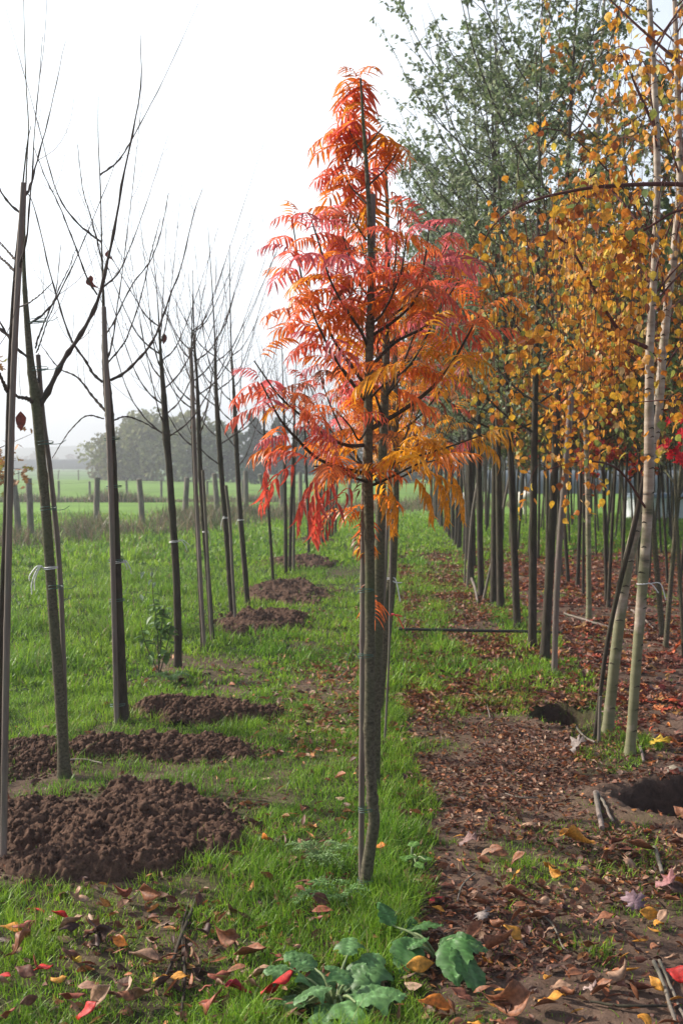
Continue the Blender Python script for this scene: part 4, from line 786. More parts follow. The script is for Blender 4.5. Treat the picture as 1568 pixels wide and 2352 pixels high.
for ri, u0 in enumerate([2.45, 3.65, 4.85, 6.05, 7.3, 8.6, 10.0]):
    ys = np.arange(max(6.2, u0 * 3.0), 31 + ri * 1.5, .68 if ri < 3 else .95)
    for yi in ys:
        y_ = yi + r.normal(0, .1); x_ = u0 + .0448 * y_ + r.normal(0, .06)
        if x_ / y_ > .36: continue
        px = CX + x_ / y_ * FPX
        if px > 1700: continue
        ki = r.choice(5, p=[.22, .16, .28, .12, .22] if ri < 2 else [.08, .12, .38, .06, .36]); nm, tpl, kd = kinds[ki]; where = ['second', 'third', 'fourth', 'fifth', 'sixth', 'seventh', 'eighth'][ri]
        place(nm, tpl, (x_, y_, H(x_, y_)), r.uniform(0, 6.28), f'{kd} with thin dark stem in the {where} row from the path', 'tree', f'{kd}s of the {where} row', r.uniform(.8, 1.15), (r.normal(0, .045), r.normal(0, .045)))
# red maple spray at the right edge
mp_ = empty("maple_tree", (1.62 + .35, 5.6, 0), 'scarlet maple standing outside the right edge, a few bright leaves showing', 'tree'); tw = MB(); cr = MB(); r = np.random.default_rng(4)
q, rr = smooth([(.25, .0, -.05), (.22, 0, 1), (.2, 0, 2), (.25, 0, 3)], [.03, .026, .02, .008], 30); tube(tw, q, rr, 10); tw.build("trunk", M_barkd, mp_); tw = MB()
for k, (px, py) in enumerate([(1545, 985), (1555, 1010), (1560, 1040), (1535, 1000), (1568, 960), (1550, 1065), (1580, 1000)]):
    e = P(px, py, 5.5) - np.array(mp_.location); bp, br = smooth([(.21, 0, e[2] - .25), (e + [.21, 0, e[2] - .25]) / 2 + [0, 0, .06], e], [.004, .003, .0015], 8); tube(tw, bp, br, 4)
    n = 3; pp = e + r.normal(0, .03, (n, 3)); scatter(cr, maple_t[k % 3], pp, eul(r.uniform(0, 6, n), r.uniform(.4, 1.4, n), r.normal(0, .5, n)), r.uniform(.04, .065, n), np.array([.55, .03, .04]) * r.uniform(.7, 1.3, (n, 1)))
tw.build("branches", M_redtwig, mp_); cr.build("crown", M_birchleaf, mp_)

# ------------------------------------------------------------------ fences
def fence(posts, label, hp, rp_, wires, seed, tw_=.002):
    r = np.random.default_rng(seed); p0 = G(*posts[0]); e = empty("wire_fence", (p0[0], p0[1], 0), label, 'fence'); tops = []
    for i, (px, py) in enumerate(posts):
        p = G(px, py); a = r.normal(0, .11, 2) * (1 if hp > 1 else .3); h_ = hp * r.uniform(.9, 1.1); o = sh(p, e); mb = MB()
        tube(mb, np.array([o + [0, 0, -.2], o + [a[0] * .4, a[1] * .4, h_ * .5], o + [a[0], a[1], h_]]), [rp_, rp_ * .97, rp_ * .9], 10, bump=.1, seed=i); mb.build("post", M_post, e); tops.append((o, np.array([a[0], a[1], h_])))
    mb = MB()
    for f in wires:
        pts = []
        for o, v in tops: pts.append(o + v * f)
        for a_, b_ in zip(pts[:-1], pts[1:]): t = np.linspace(0, 1, 6)[:, None]; q = a_ * (1 - t) + b_ * t; q[:, 2] -= .04 * np.sin(t[:, 0] * math.pi); tube(mb, q, np.full(6, tw_), 4, cap=False)
    mb.build("wire", M_steel, e); return e
fence([(-70, 1240), (45, 1231), (72, 1228), (222, 1216), (328, 1208), (425, 1200), (500, 1190), (566, 1184), (619, 1179), (648, 1174), (690, 1170), (740, 1166), (800, 1162), (880, 1158)], 'nearest pasture fence with thick weathered leaning posts', 1.25, .078, (.93, .6), 1)
fence([(-60, 1147), (40, 1146), (136, 1145), (207, 1146), (292, 1146), (371, 1147), (476, 1148), (557, 1148), (640, 1149), (730, 1149)], 'middle fence crossing the pasture with slimmer grey posts', .85, .06, (.9, .5), 2)
fence([(-20, 1102), (44, 1102), (88, 1102), (134, 1102), (181, 1103), (228, 1103), (276, 1103), (324, 1104), (371, 1104), (421, 1105), (469, 1105), (520, 1106), (600, 1108)], 'farthest fence, a line of tiny posts before the tree clump', .95, .07, (.9, .5), 3, .012)

# ------------------------------------------------------------------ far trees, hill, orchard, hedges
def far_crown(mb, c, rx, rz, n, r, col, leaf, lobes=10, yr=None):
    yr = yr or rx
    L = np.stack([c[0] + r.normal(0, rx * .5, lobes), c[1] + r.normal(0, yr * .4, lobes), c[2] + rz * r.uniform(-.75, .7, lobes)], 1); k = r.integers(0, lobes, n)
    v = r.normal(0, 1, (n, 3)); v /= np.linalg.norm(v, axis=1)[:, None]; rad = r.uniform(.5, 1.0, (n, 1)) ** .5 * np.array([rx * .48, yr * .48, rz * .38])
    pp = L[k] + v * rad; V = np.array([[-.5, -.5, 0], [.5, -.35, .1], [.5, .5, 0], [-.4, .5, -.1]]); F = np.array([[0, 1, 2, 3]])
    lob = r.uniform(.75, 1.25, lobes)[k][:, None]
    scatter(mb, (V, F), pp, eul(r.uniform(0, 6, n), r.uniform(-1.2, 1.2, n), r.uniform(-1.2, 1.2, n)), leaf * r.uniform(.5, 1.4, n), np.array(col) * lob * r.uniform(.7, 1.3, (n, 1)))
def far_tree(px, py_base, py_top, wpx, col, seed, label, name="broadleaf_tree", n=2600, conif=False, group='far trees beyond the pasture'):
    D = CAMZ * FPX / (py_base - HOR); k = D / FPX; H_ = (py_base - py_top) * k; rx = wpx / 2 * k; e = empty(name, ((px - CX) * k, D, 0), label, 'tree', group); r = np.random.default_rng(seed)
    mb = MB(); tube(mb, smooth([(0, 0, -.2), (.1, 0, H_ * .3), (0, 0, H_ * .8)], [rx * .09, rx * .06, rx * .02], 12)[0], np.linspace(rx * .09, rx * .02, 12), 8, bump=.1)
    for q in range(6): a = q * 1.1; tube(mb, np.array([(0, 0, H_ * .28), (math.cos(a) * rx * .3, math.sin(a) * rx * .3, H_ * .5), (math.cos(a) * rx * .5, math.sin(a) * rx * .5, H_ * .7)]), np.array([.05, .035, .02]) * rx, 5)
    mb.build("trunk", M_barkd, e); cr = MB()
    if conif:
        for j in range(7): f = j / 6; far_crown(cr, (0, 0, H_ * (.18 + .78 * f)), rx * (1.05 - .75 * f), H_ * .10, n // 7, r, col, .05 * H_, 5)
    else: far_crown(cr, (0, 0, H_ * .50), rx * 1.2, H_ * .52, int(n * 1.3), r, np.array(col) * 1.5, .045 * H_, 26)
    cr.build("crown", M_farleaf, e, smooth=False)
ft = [(285, 1103, 972, 95, (.16, .15, .06), 'rounded olive crown at the outer left of the far clump'), (335, 1104, 950, 120, (.17, .17, .07), 'tallest pale olive crown of the far clump'),
      (400, 1105, 946, 120, (.15, .15, .06), 'broad far crown with a russet patch'), (455, 1106, 965, 105, (.12, .13, .06), 'darker far crown where the clump thins out'),
      (248, 1102, 1000, 50, (.15, .13, .07), 'low wispy bush closing the far clump'), (520, 1107, 985, 90, (.10, .12, .06), 'grey-green crown behind the bare stems')]
for k, (a, b, c_, w_, col, lab) in enumerate(ft): far_tree(a, b, c_, w_, col, 300 + k, lab)
ct = [(585, 1108, 960, 80, 'dark conifer with tiered boughs, left of two'), (640, 1108, 968, 85, 'dark conifer with tiered boughs, right of two'), (700, 1108, 985, 70, 'low dark conifer behind the rowan leaves'), (575, 1112, 1062, 34, 'small round dark bush in front of the conifers')]
for k, (a, b, c_, w_, lab) in enumerate(ct): far_tree(a, b, c_, w_, (.045, .075, .045), 320 + k, lab, "conifer_tree" if k < 3 else "round_bush", 2400, k < 3)
for k in range(14):
    a = 740 + k * 66; far_tree(a, 1108, 985 + 14 * math.sin(k * 2.3), 92, (.07 + .02 * (k % 3), .10, .045), 340 + k, 'far green tree closing the view behind the nursery rows', "broadleaf_tree", 1500, group='far trees behind the nursery rows')
# hill on the horizon
a = np.linspace(0, 1, 60); hx = -620 + 1000 * a; hz = 9 * np.exp(-((hx + 190) / 95) ** 2) + 4.5 + 1.5 * np.sin(a * 17) + 2 * np.sin(a * 41)
hv = []; 
for j, (dy, f) in enumerate([(0, 0), (60, .6), (140, 1), (400, .9), (700, 0)]): hv.append(np.stack([hx, np.full(60, 640.) + dy * .3, hz * f - 1.0], 1))
hv = np.concatenate(hv); i = (np.arange(4)[:, None] * 60 + np.arange(59)[None]).ravel(); mb = MB(); mb.add(hv, np.stack([i, i + 1, i + 61, i + 60], 1), (.10, .13, .08)); o = mb.build("hill", M_farleaf); set_tag(o, 'low blue hill on the horizon', kind='structure')
r = np.random.default_rng(17); mb = MB()
for k in range(90): xx = -330 + k * 5.2 + r.normal(0, 2); far_crown(mb, (xx, 420 + r.normal(0, 8), 2.2), 4.5, 2.6 + 1.6 * r.random(), 90, r, (.20, .13, .08), 1.1, 4)
o = mb.build("far_wood", M_farleaf, smooth=False); set_tag(o, 'distant rust-brown belt of woodland under the hill', 'wood', kind='stuff')
mb = MB()
for k in range(60):
    xx = -150 + k * 2.6; yy = 250.
    tube(mb, np.array([(xx, yy, 0), (xx, yy, 2.7)]), [.08, .06], 5)
tube(mb, np.array([(-150, 250, 2.6), (5, 250, 2.6)]), [.04, .04], 4); tube(mb, np.array([(-150, 250, 1.6), (5, 250, 1.6)]), [.04, .04], 4)
V = np.array([[-150, 251, .3], [5, 251, .3], [5, 251, 2.5], [-150, 251, 2.5]]); V2 = V + [0, .1, 0]
mb.add(np.vstack([V, V2]), np.array([[0, 1, 2, 3], [5, 4, 7, 6], [3, 2, 6, 7], [0, 4, 5, 1]]), (.5, .5, .5))
o = mb.build("orchard_netting", M_poly); set_tag(o, 'pale grey strip of orchard netting on posts before the hill', 'netting')

# ------------------------------------------------------------------ shed, far house, tunnel
def box(mb, x0, x1, y0, y1, z0, z1):
    V = np.array([[x, y, z] for z in (z0, z1) for y in (y0, y1) for x in (x0, x1)]); mb.add(V, np.array([[0, 2, 3, 1], [4, 5, 7, 6], [0, 1, 5, 4], [2, 6, 7, 3], [0, 4, 6, 2], [1, 3, 7, 5]]))
p = G(1461, 1192); e = empty("white_shed", (p[0], p[1], 0), 'low white-walled shed glimpsed between the stems at the right', 'shed')
mb = MB()
box(mb, 0, 3.2, 0, 1.4, -.05, .60)
for k in range(9): box(mb, .02 + k * .36, .06 + k * .36, -.012, 0, 0, .59)
mb.build("wall", M_wall, e, smooth=False)
mb = MB(); box(mb, -.08, 3.28, -.12, 1.5, .603, .66); box(mb, -.05, 3.25, -.05, 1.45, .663, .72); mb.build("roof", M_roof, e, smooth=False)
mb = MB(); box(mb, 1.5, 2.1, -.03, -.014, .02, .55); mb.build("door", M_poly, e, smooth=False)
p = G(1120, 1134); e = empty("greenhouse", (p[0], p[1], 0), 'long low grey-roofed greenhouse at the far edge of the meadow', 'greenhouse'); th = np.linspace(0, math.pi, 13); V = []; L_ = 30
for xx in np.linspace(0, L_, 16): V.append(np.stack([np.full(13, xx), 2 - 2 * np.cos(th), 1.25 * np.sin(th) ** .7 - .02], 1))
V = np.concatenate(V); i = (np.arange(15)[:, None] * 13 + np.arange(12)[None]).ravel(); mb = MB(); mb.add(V, np.stack([i, i + 1, i + 14, i + 13], 1)); mb.build("cover", M_poly, e)
for k in range(16):
    mb = MB(); V = np.stack([np.full(13, k * 2.0), 2 - 2.03 * np.cos(th), 1.28 * np.sin(th) ** .7], 1); tube(mb, V, np.full(13, .03), 5); mb.build("hoop", M_steel, e)

# ------------------------------------------------------------------ sheep
def sheep(px, py, yaw, sc, label, lying):
    p = G(px, py); e = empty("sheep", (p[0], p[1], 0), label, 'sheep', 'sheep grazing beyond the rows'); e.rotation_euler = (0, 0, yaw); e.scale = (sc,) * 3
    zb = .30 if lying else .62; mb = MB()
    bp, br = smooth([(-.52, 0, zb - .04), (-.42, 0, zb + .02), (-.2, 0, zb + .03), (.1, 0, zb), (.34, 0, zb + .03), (.45, 0, zb + .05)], [.08, .23, .27, .27, .22, .12], 22); tube(mb, bp, br, 16, bump=.08)
    nz = zb + .10 if lying else zb - .05
    tube(mb, *smooth([(.32, 0, zb + .06), (.5, 0, nz + .06), (.62, 0, nz - .05)], [.16, .12, .09], 8), 12); tube(mb, *smooth([(.58, 0, nz), (.68, 0, nz - .09), (.78, 0, nz - .2)], [.09, .08, .045], 8), 12)
    for s_ in (-1, 1):
        tube(mb, *smooth([(.6, s_ * .06, nz + .03), (.6, s_ * .17, nz)], [.035, .015], 5), 6)
        if lying: tube(mb, *smooth([(.3, s_ * .15, .12), (.5, s_ * .17, .06)], [.07, .04], 5), 8); tube(mb, *smooth([(-.3, s_ * .18, .15), (-.05, s_ * .24, .07)], [.1, .05], 5), 8)
        else:
            tube(mb, *smooth([(.3, s_ * .13, zb - .1), (.31, s_ * .13, .3), (.29, s_ * .13, .15), (.3, s_ * .13, .0)], [.09, .045, .03, .035], 12), 8)
            tube(mb, *smooth([(-.34, s_ * .14, zb - .05), (-.28, s_ * .14, .38), (-.4, s_ * .14, .24), (-.36, s_ * .14, .0)], [.13, .07, .035, .035], 12), 8)
    tube(mb, *smooth([(-.5, 0, zb), (-.58, 0, zb - .1), (-.58, 0, zb - .2)], [.04, .04, .02], 6), 6)
    b = mb.build("body", M_wool, e); m = b.modifiers.new("fuse", 'REMESH'); m.mode = 'VOXEL'; m.voxel_size = .022; m.use_smooth_shade = True
sheep(1062, 1166, 2.9, .95, 'white sheep seen lying between the far dark trunks', True)
sheep(1199, 1186, 1.9, .85, 'white sheep standing, a sliver showing behind the bowed trunk', False)

# ------------------------------------------------------------------ pipe and sticks on the ground
def ground_rod(name, pl, rpx, mat, label, cat, group=None, lift=.0, sides=9):
    w_ = [G(a, b) for a, b in pl]; root = w_[0].copy(); root[2] = 0; rad = np.array([r_ * q[1] / FPX for q, r_ in zip(w_, rpx)]); pts, rr = smooth(w_, rad, 30)
    zz_ = height(pts[:, 0], pts[:, 1]); pts[:, 2] = (zz_ if lift == 0 else np.full(30, zz_.max())) + rr + .01 + lift; mb = MB(); tube(mb, pts - root, rr, sides, bump=.06); o = mb.build(name, mat); o.location = tuple(root); return set_tag(o, label, cat, group)
ground_rod("water_pipe", [(915, 1458), (1000, 1460), (1100, 1462), (1210, 1464), (1290, 1466)], [3.4, 3.4, 3.4, 3.4, 3], M_pipe, 'black irrigation pipe lying across the path between the rows', 'pipe', lift=.05)
SK = 'broken canes and sticks lying on the ground'
for nm, pl, rp_, mat, lab in [
    ("bamboo_cane", [(1366, 1826), (1382, 1892)], [6, 6.5], M_cane, 'short thick piece of pale cane beside the big hole'), ("bamboo_cane", [(1370, 1822), (1408, 1878)], [3.5, 3.5], M_cane, 'thin piece of pale cane crossing the thick one'),
    ("bamboo_cane", [(1500, 2200), (1525, 2260), (1552, 2345)], [5, 5, 5], M_canedark, 'weathered split cane in the bottom corner of the path'), ("bamboo_cane", [(1513, 2195), (1540, 2260), (1572, 2330)], [4, 4, 4], M_canedark, 'second weathered cane lying parallel in the corner'),
    ("bamboo_cane", [(1502, 1935), (1520, 1990)], [5, 5], M_canedark, 'dull cane stub below the big hole'), ("white_root", [(1458, 1690), (1470, 1720), (1477, 1755)], [3, 3.5, 3], M_cane, 'whitish stick curving away from the clean birch foot'),
    ("stick", [(725, 1490), (770, 1493), (818, 1502)], [3, 3, 2.5], M_cane, 'pale stick lying in the leafy grass left of the nearest rowan'), ("stick", [(372, 2250), (410, 2160), (440, 2080), (458, 2040)], [3.5, 4.5, 4.5, 3], M_bark, 'long dark twig pointing at the big soil heap'),
    ("stick", [(415, 2330), (425, 2220), (418, 2130), (432, 2060)], [3, 4, 3.5, 2], M_bark, 'grey twig lying beside the long dark one'), ("stick", [(210, 1722), (260, 1712), (308, 1698)], [4, 4, 3], M_cane, 'tan stick resting on the small soil hump'),
    ("stick", [(160, 1746), (200, 1748), (235, 1756)], [2.5, 2.5, 2], M_cane, 'thin tan stick by the foot of the leaning bare cherry'), ("stick", [(1080, 1325), (1090, 1350), (1096, 1382)], [3, 3.5, 3], M_cane, 'pale curved stick at the foot of the propped trunk'),
    ("stick", [(1295, 1408), (1360, 1430), (1440, 1446), (1490, 1450)], [2.5, 3, 3, 2], M_cane, 'long tan rod among red leaves behind the birches'), ("stick", [(1428, 1390), (1460, 1410), (1500, 1440)], [2.5, 3, 2], M_cane, 'short tan rod meeting the long one under the birches'),
    ("stick", [(1300, 1665), (1330, 1680), (1365, 1705)], [3, 3, 2.5], M_cane, 'pale peeled stick arching beside the small hole'), ("stick", [(1355, 2290), (1440, 2310), (1530, 2300)], [3, 4, 3], M_barkd, 'blackish stick lying in the damp soil at the bottom'),
    ("leaf_stalk", [(1218, 2085), (1262, 2110), (1298, 2170)], [2.2, 2.5, 2], M_cane, 'yellow leaf stalk curled on the path'), ("leaf_stalk", [(1090, 2000), (1060, 2030), (1050, 2060)], [2, 2.2, 2], M_cane, 'bent tan stalk beside the nearest grass edge'),
    ("leaf_stalk", [(1160, 1810), (1200, 1822), (1265, 1816)], [1.8, 1.8, 1.5], M_cane, 'straw-thin yellow stalk lying across the middle of the path'), ("leaf_stalk", [(1090, 1590), (1115, 1615), (1125, 1645)], [1.8, 1.8, 1.5], M_cane, 'hooked yellow stalk on the far leafy path')]:
    ground_rod(nm, pl, rp_, mat, lab, 'stick', SK, sides=7)

# ------------------------------------------------------------------ leaf litter (stuff) and single leaves (things)
BROWN = np.array([[.20, .075, .04], [.13, .055, .035], [.30, .15, .09], [.34, .12, .05], [.42, .27, .18], [.10, .045, .035], [.45, .20, .07]])
REDL = np.array([[.36, .07, .035], [.42, .14, .045], [.22, .06, .04], [.34, .19, .14], [.14, .06, .04], [.42, .22, .07]])
def litter(name, n, ylo, yhi, ulo, uhi, size, seed, pal, pw, label, tpls, gate):
    r = np.random.default_rng(seed); y = ylo + (yhi - ylo) * r.random(n) ** 1.2; u_ = r.uniform(ulo, uhi, n); x = u_ + .0448 * y
    k = (np.abs(x) < y * .335 + .9) & ~in_holes(x, y, 1.05); g_ = grass_w(x, y); cl = fbm(x * 1.6, y * 1.6, seed + 3, 3)
    k &= r.random(n) < np.clip(gate(g_, x, y) * np.clip(cl * 4 - 1.2, .12, 1.5), 0, 1); k &= ~(mound_mask(x, y) & (r.random(n) > .12)); x, y, g_ = x[k], y[k], g_[k]; m = len(x)
    z = height(x, y) + .006 + g_ * .02 * r.random(m); cc = pal[r.choice(len(pal), m, p=pw)] * r.uniform(.6, 1.25, (m, 1)); R = eul(r.uniform(0, 6.28, m), r.normal(0, .28, m), r.normal(0, .35, m) + (r.random(m) < .3) * math.pi)
    mb = MB(); s_all = size * r.uniform(.45, 1.35, m)
    for b, t in enumerate(tpls): s_ = slice(b, m, len(tpls)); scatter(mb, t, np.stack([x, y, z], 1)[s_] - 0, R[s_], s_all[s_], cc[s_])
    o = mb.build(name, M_litter); set_tag(o, label, 'fallen leaves', kind='stuff')
pw1 = [.24, .22, .14, .14, .08, .12, .06]
litter("leaf_litter", 30000, 2.8, 7.5, .12, 1.7, .030, 400, BROWN, pw1, 'small broken brown leaves strewn over the near path', crumb_t + [cherry_t[1]], lambda g, x, y: .55 * (1 - g * .6))
litter("leaf_litter", 38000, 7.0, 20, .1, 1.35, .045, 401, BROWN, [.28, .16, .1, .28, .04, .08, .06], 'carpet of reddish-brown leaves on the far path', crumb_t + [cherry_t[2]], lambda g, x, y: 1.2 * (1 - g * .6) * (1 - sstep(15, 20, y) * .8))
litter("leaf_litter", 44000, 3.6, 22, 1.35, 5.4, .062, 402, REDL, [.14, .16, .18, .18, .26, .08], 'deep red and orange maple litter beneath the right-hand rows', [maple_t[0], cherry_t[1], maple_t[2], cherry_t[3]], lambda g, x, y: 1.2 * (1 - g * .6) * (1 - sstep(17, 22, y) * .8))
litter("leaf_litter", 9000, 2.8, 12, -1.0, .16, .050, 403, BROWN, [.2, .15, .13, .24, .1, .06, .12], 'scattered brown and orange leaves caught in the middle grass', crumb_t + lance_t, lambda g, x, y: .34 + .9 * np.exp(-(((U(x, y) + .42) / .32) ** 2 + ((y - 7.9) / 1.7) ** 2)))
litter("leaf_litter", 3500, 2.8, 9, -3.2, -.9, .05, 404, BROWN, [.2, .2, .15, .2, .1, .1, .05], 'sparse brown leaves in the grass along the left row', crumb_t, lambda g, x, y: .16 + .3 * (1 - g))
# countable big leaves
RED = (.55, .03, .025); ORG = (.72, .24, .04); TAN = (.42, .25, .16); PNK = (.30, .18, .16); BRN = (.30, .12, .06); YEL = (.72, .48, .05); DRK = (.10, .055, .045); AMB = (.70, .32, .05)
big = [(82, 2082, 55, RED, 0, 'flat bright red leaf by the left edge, below the big soil heap'), (140, 2110, 45, RED, 1, 'upright red leaf tucked behind a pale pinkish one'), (165, 2135, 72, TAN, 1, 'large pale pinkish curled leaf, front left'),
 (180, 2070, 65, TAN, 3, 'tan rolled leaf lying flat between red leaf and heap'), (232, 2160, 70, DRK, 3, 'blackish shrivelled leaf beside the pale curled one'), (275, 2172, 48, ORG, 1, 'orange-brown leaf poking out under the blackish one'),
 (28, 2145, 60, AMB, 1, 'long orange leaf with a tan edge at the left border'), (48, 2208, 62, BRN, 3, 'rolled brown leaf standing in grass near the left border'), (170, 2205, 62, YEL, 1, 'golden-yellow folded leaf in the front left grass'),
 (95, 2240, 60, RED, 4, 'crimson leaf with torn edge, front left'), (135, 2262, 42, AMB, 2, 'small orange-brown leaf right of the torn crimson one'), (10, 2255, 40, RED, 0, 'red leaf tip at the very left border'),
 (345, 2065, 75, BRN, 1, 'wide rusty folded leaf just under the big soil heap'), (335, 2198, 80, TAN, 1, 'cream-edged folded leaf on the grey twigs'), (395, 2245, 90, AMB, 4, 'broad mottled orange leaf with brown spots, front'),
 (430, 2200, 75, DRK, 3, 'dull purple-brown leaf lying over the twigs'), (545, 2280, 60, (.4, .03, .05), 3, 'small raspberry-red crumpled leaf, front middle'), (640, 2295, 95, RED, 2, 'long scarlet leaf right in front of the big-leaved weed'),
 (600, 2250, 70, TAN, 1, 'pale curled leaf on the left of the big-leaved weed'), (520, 2160, 70, BRN, 3, 'dark brown leaf leaning in the front grass'), (575, 2195, 85, BRN, 1, 'long rusty leaf sloping down towards the weed'),
 (230, 2330, 90, TAN, 1, 'tan leaf with red underside at the bottom edge'), (200, 2350, 70, RED, 4, 'red leaf lying under the tan one at the bottom edge'), (610, 1952, 42, ORG, 0, 'single orange leaf on grass left of the nearest rowan foot'),
 (965, 2238, 68, AMB, 4, 'amber leaf tucked under the large green leaves'), (1000, 2310, 85, ORG, 1, 'bronze leaf curled up on end, bottom centre'), (1170, 2320, 120, BRN, 3, 'big crumpled chestnut leaf at the bottom, in two folds'),
 (1265, 2305, 70, AMB, 4, 'orange leaf right of the crumpled chestnut one'), (1380, 2280, 65, BRN, 1, 'rusty upright leaf near the bottom sticks'), (1000, 2065, 45, (.40, .02, .035), 0, 'deep crimson leaf at the edge of the grass, path side'),
 (1320, 1925, 75, AMB, 3, 'curled tan-orange leaf on the path, left of the canes'), (1395, 1955, 60, BRN, 2, 'elongated brown leaf below the big hole'), (1470, 1945, 75, BRN, 1, 'long chestnut leaf stretched out below the big hole'),
 (1370, 2020, 48, BRN, 1, 'folded rusty leaf standing on its edge on the path'), (1190, 2110, 55, BRN, 0, 'flat copper leaf in the middle of the path'), (1240, 2105, 60, BRN, 1, 'copper leaf folded beside its flat neighbour'),
 (1560, 2240, 70, RED, 4, 'red-orange leaf cut by the right border'), (1130, 2185, 85, BRN, 3, 'wide chestnut leaf lying near the large green leaves'), (1090, 2150, 60, BRN, 1, 'dull brown leaf just left of the wide chestnut one'),
 (870, 1975, 42, ORG, 4, 'bright orange leaf against the nearest rowan foot'), (1180, 2045, 60, BRN, 3, 'curled brown leaf where dark twigs cross the path'), (1535, 2345, 55, BRN, 0, 'round brown leaf in the bottom right corner')]
mapl = [(1075, 1930, 62, PNK, 'pale mauve maple leaf with long lobes on the near path'), (1105, 2100, 55, (.32, .26, .23), 'almost white star-shaped maple leaf on the path'), (1322, 1722, 58, (.27, .22, .20), 'greyish white maple leaf near the small hole'),
 (1515, 1715, 62, YEL, 'yellow maple leaf lying right of the clean birch'), (1550, 1775, 60, (.34, .29, .22), 'cream maple leaf at the right border above the big hole'), (1530, 2035, 70, (.36, .16, .16), 'rose-pink maple leaf at the lower right'),
 (1455, 2070, 72, (.28, .18, .20), 'lilac-pink maple leaf pair at the lower right'), (1445, 1985, 55, TAN, 'beige maple leaf below the big hole'), (1275, 1545, 22, (.6, .02, .03), 'tiny scarlet maple leaf at the foot of the light brown stake'),
 (1550, 1510, 60, (.62, .12, .03), 'vivid orange maple leaf at the right border'), (1545, 1610, 62, (.62, .10, .03), 'fiery maple leaf low on the right border'), (1475, 1410, 45, PNK, 'pinkish maple leaf behind the clean birch'),
 (1460, 1540, 46, ORG, 'orange maple leaf just right of the clean birch stem'), (1215, 1885, 48, TAN, 'dusty beige maple leaf in the middle of the path'), (1355, 2270, 45, (.5, .36, .32), 'pale crumpled maple leaf near the bottom sticks')]
LG = 'large fallen leaves lying in front'
def big_leaf(px, py, wpx, col, ti, lab, tpls, seed, nm="fallen_leaf"):
    r = np.random.default_rng(seed); p = G(px, py); p[2] = H(p[0], p[1]); L = wpx * p[1] / FPX; V, F = tpls[ti % len(tpls)]
    R = eul(np.array([r.uniform(0, 6.28) if tpls is maple_t else r.choice([0, 3.14]) + r.normal(0, .5)]), np.array([r.normal(-.1, .3)]), np.array([r.normal(0, .6)]))[0]
    gw = float(grass_w(np.array([p[0]]), np.array([p[1]]))[0]); W = V * L @ R.T; W = W - [W[:, 0].mean(), W[:, 1].mean(), W[:, 2].min()]; mb = MB(); mb.add(W, F, col)
    V_ = mb.V[0]; edge = r.uniform(.75, 1.1, (len(V_), 1)); mb.C[0] = np.clip(np.array(col) * edge, 0, 1)
    o = mb.build(nm, M_litter); o.location = (p[0], p[1], p[2] + .012 + .03 * gw); 
    m = o.modifiers.new("thickness", 'SOLIDIFY'); m.thickness = .0006
    return set_tag(o, lab, 'fallen leaf', LG)
for k, (a, b, w_, c_, ti, lab) in enumerate(big): big_leaf(a, b, w_, c_, ti, lab, cherry_t, 500 + k)
for k, (a, b, w_, c_, lab) in enumerate(mapl): big_leaf(a, b, w_ * .72, c_, k, lab, maple_t, 600 + k, "maple_leaf")
# further single leaves, alike within each zone
r = np.random.default_rng(77); zones = [(120, 1000, 2360, 1570, 1850, [BRN, (.22, .08, .05), TAN, BRN, AMB, DRK], 'copper-brown curled leaf among many on the near path', 'curled brown leaves of the path'),
     (60, 0, 2350, 780, 2030, [BRN, (.38, .2, .13), DRK, (.35, .1, .06), (.2, .08, .05)], 'withered brown leaf half sunk in the front grass', 'brown leaves in the front grass'),
     (60, 1350, 1700, 1568, 1420, [(.5, .1, .04), BRN, PNK, ORG, (.35, .05, .04)], 'russet leaf of the carpet under the birches', 'leaves under the birches')]
for (n, x0, y1, x1, y0, pal, lab, grp) in zones:
    for k in range(n):
        px = r.uniform(x0, x1); py = y0 + (y1 - y0) * r.random() ** .8; q = G(px, py)
        if in_holes(q[:1], q[1:2], 1.1)[0] or mound_mask(q[:1], q[1:2], 1)[0]: continue
        o = big_leaf(px, py, r.uniform(.035, .085) * FPX / q[1], pal[r.integers(0, len(pal))], int(r.integers(0, 5)), lab, cherry_t if r.random() < .8 else lance_t, 1000 + int(px * 7 + py)); o['group'] = grp

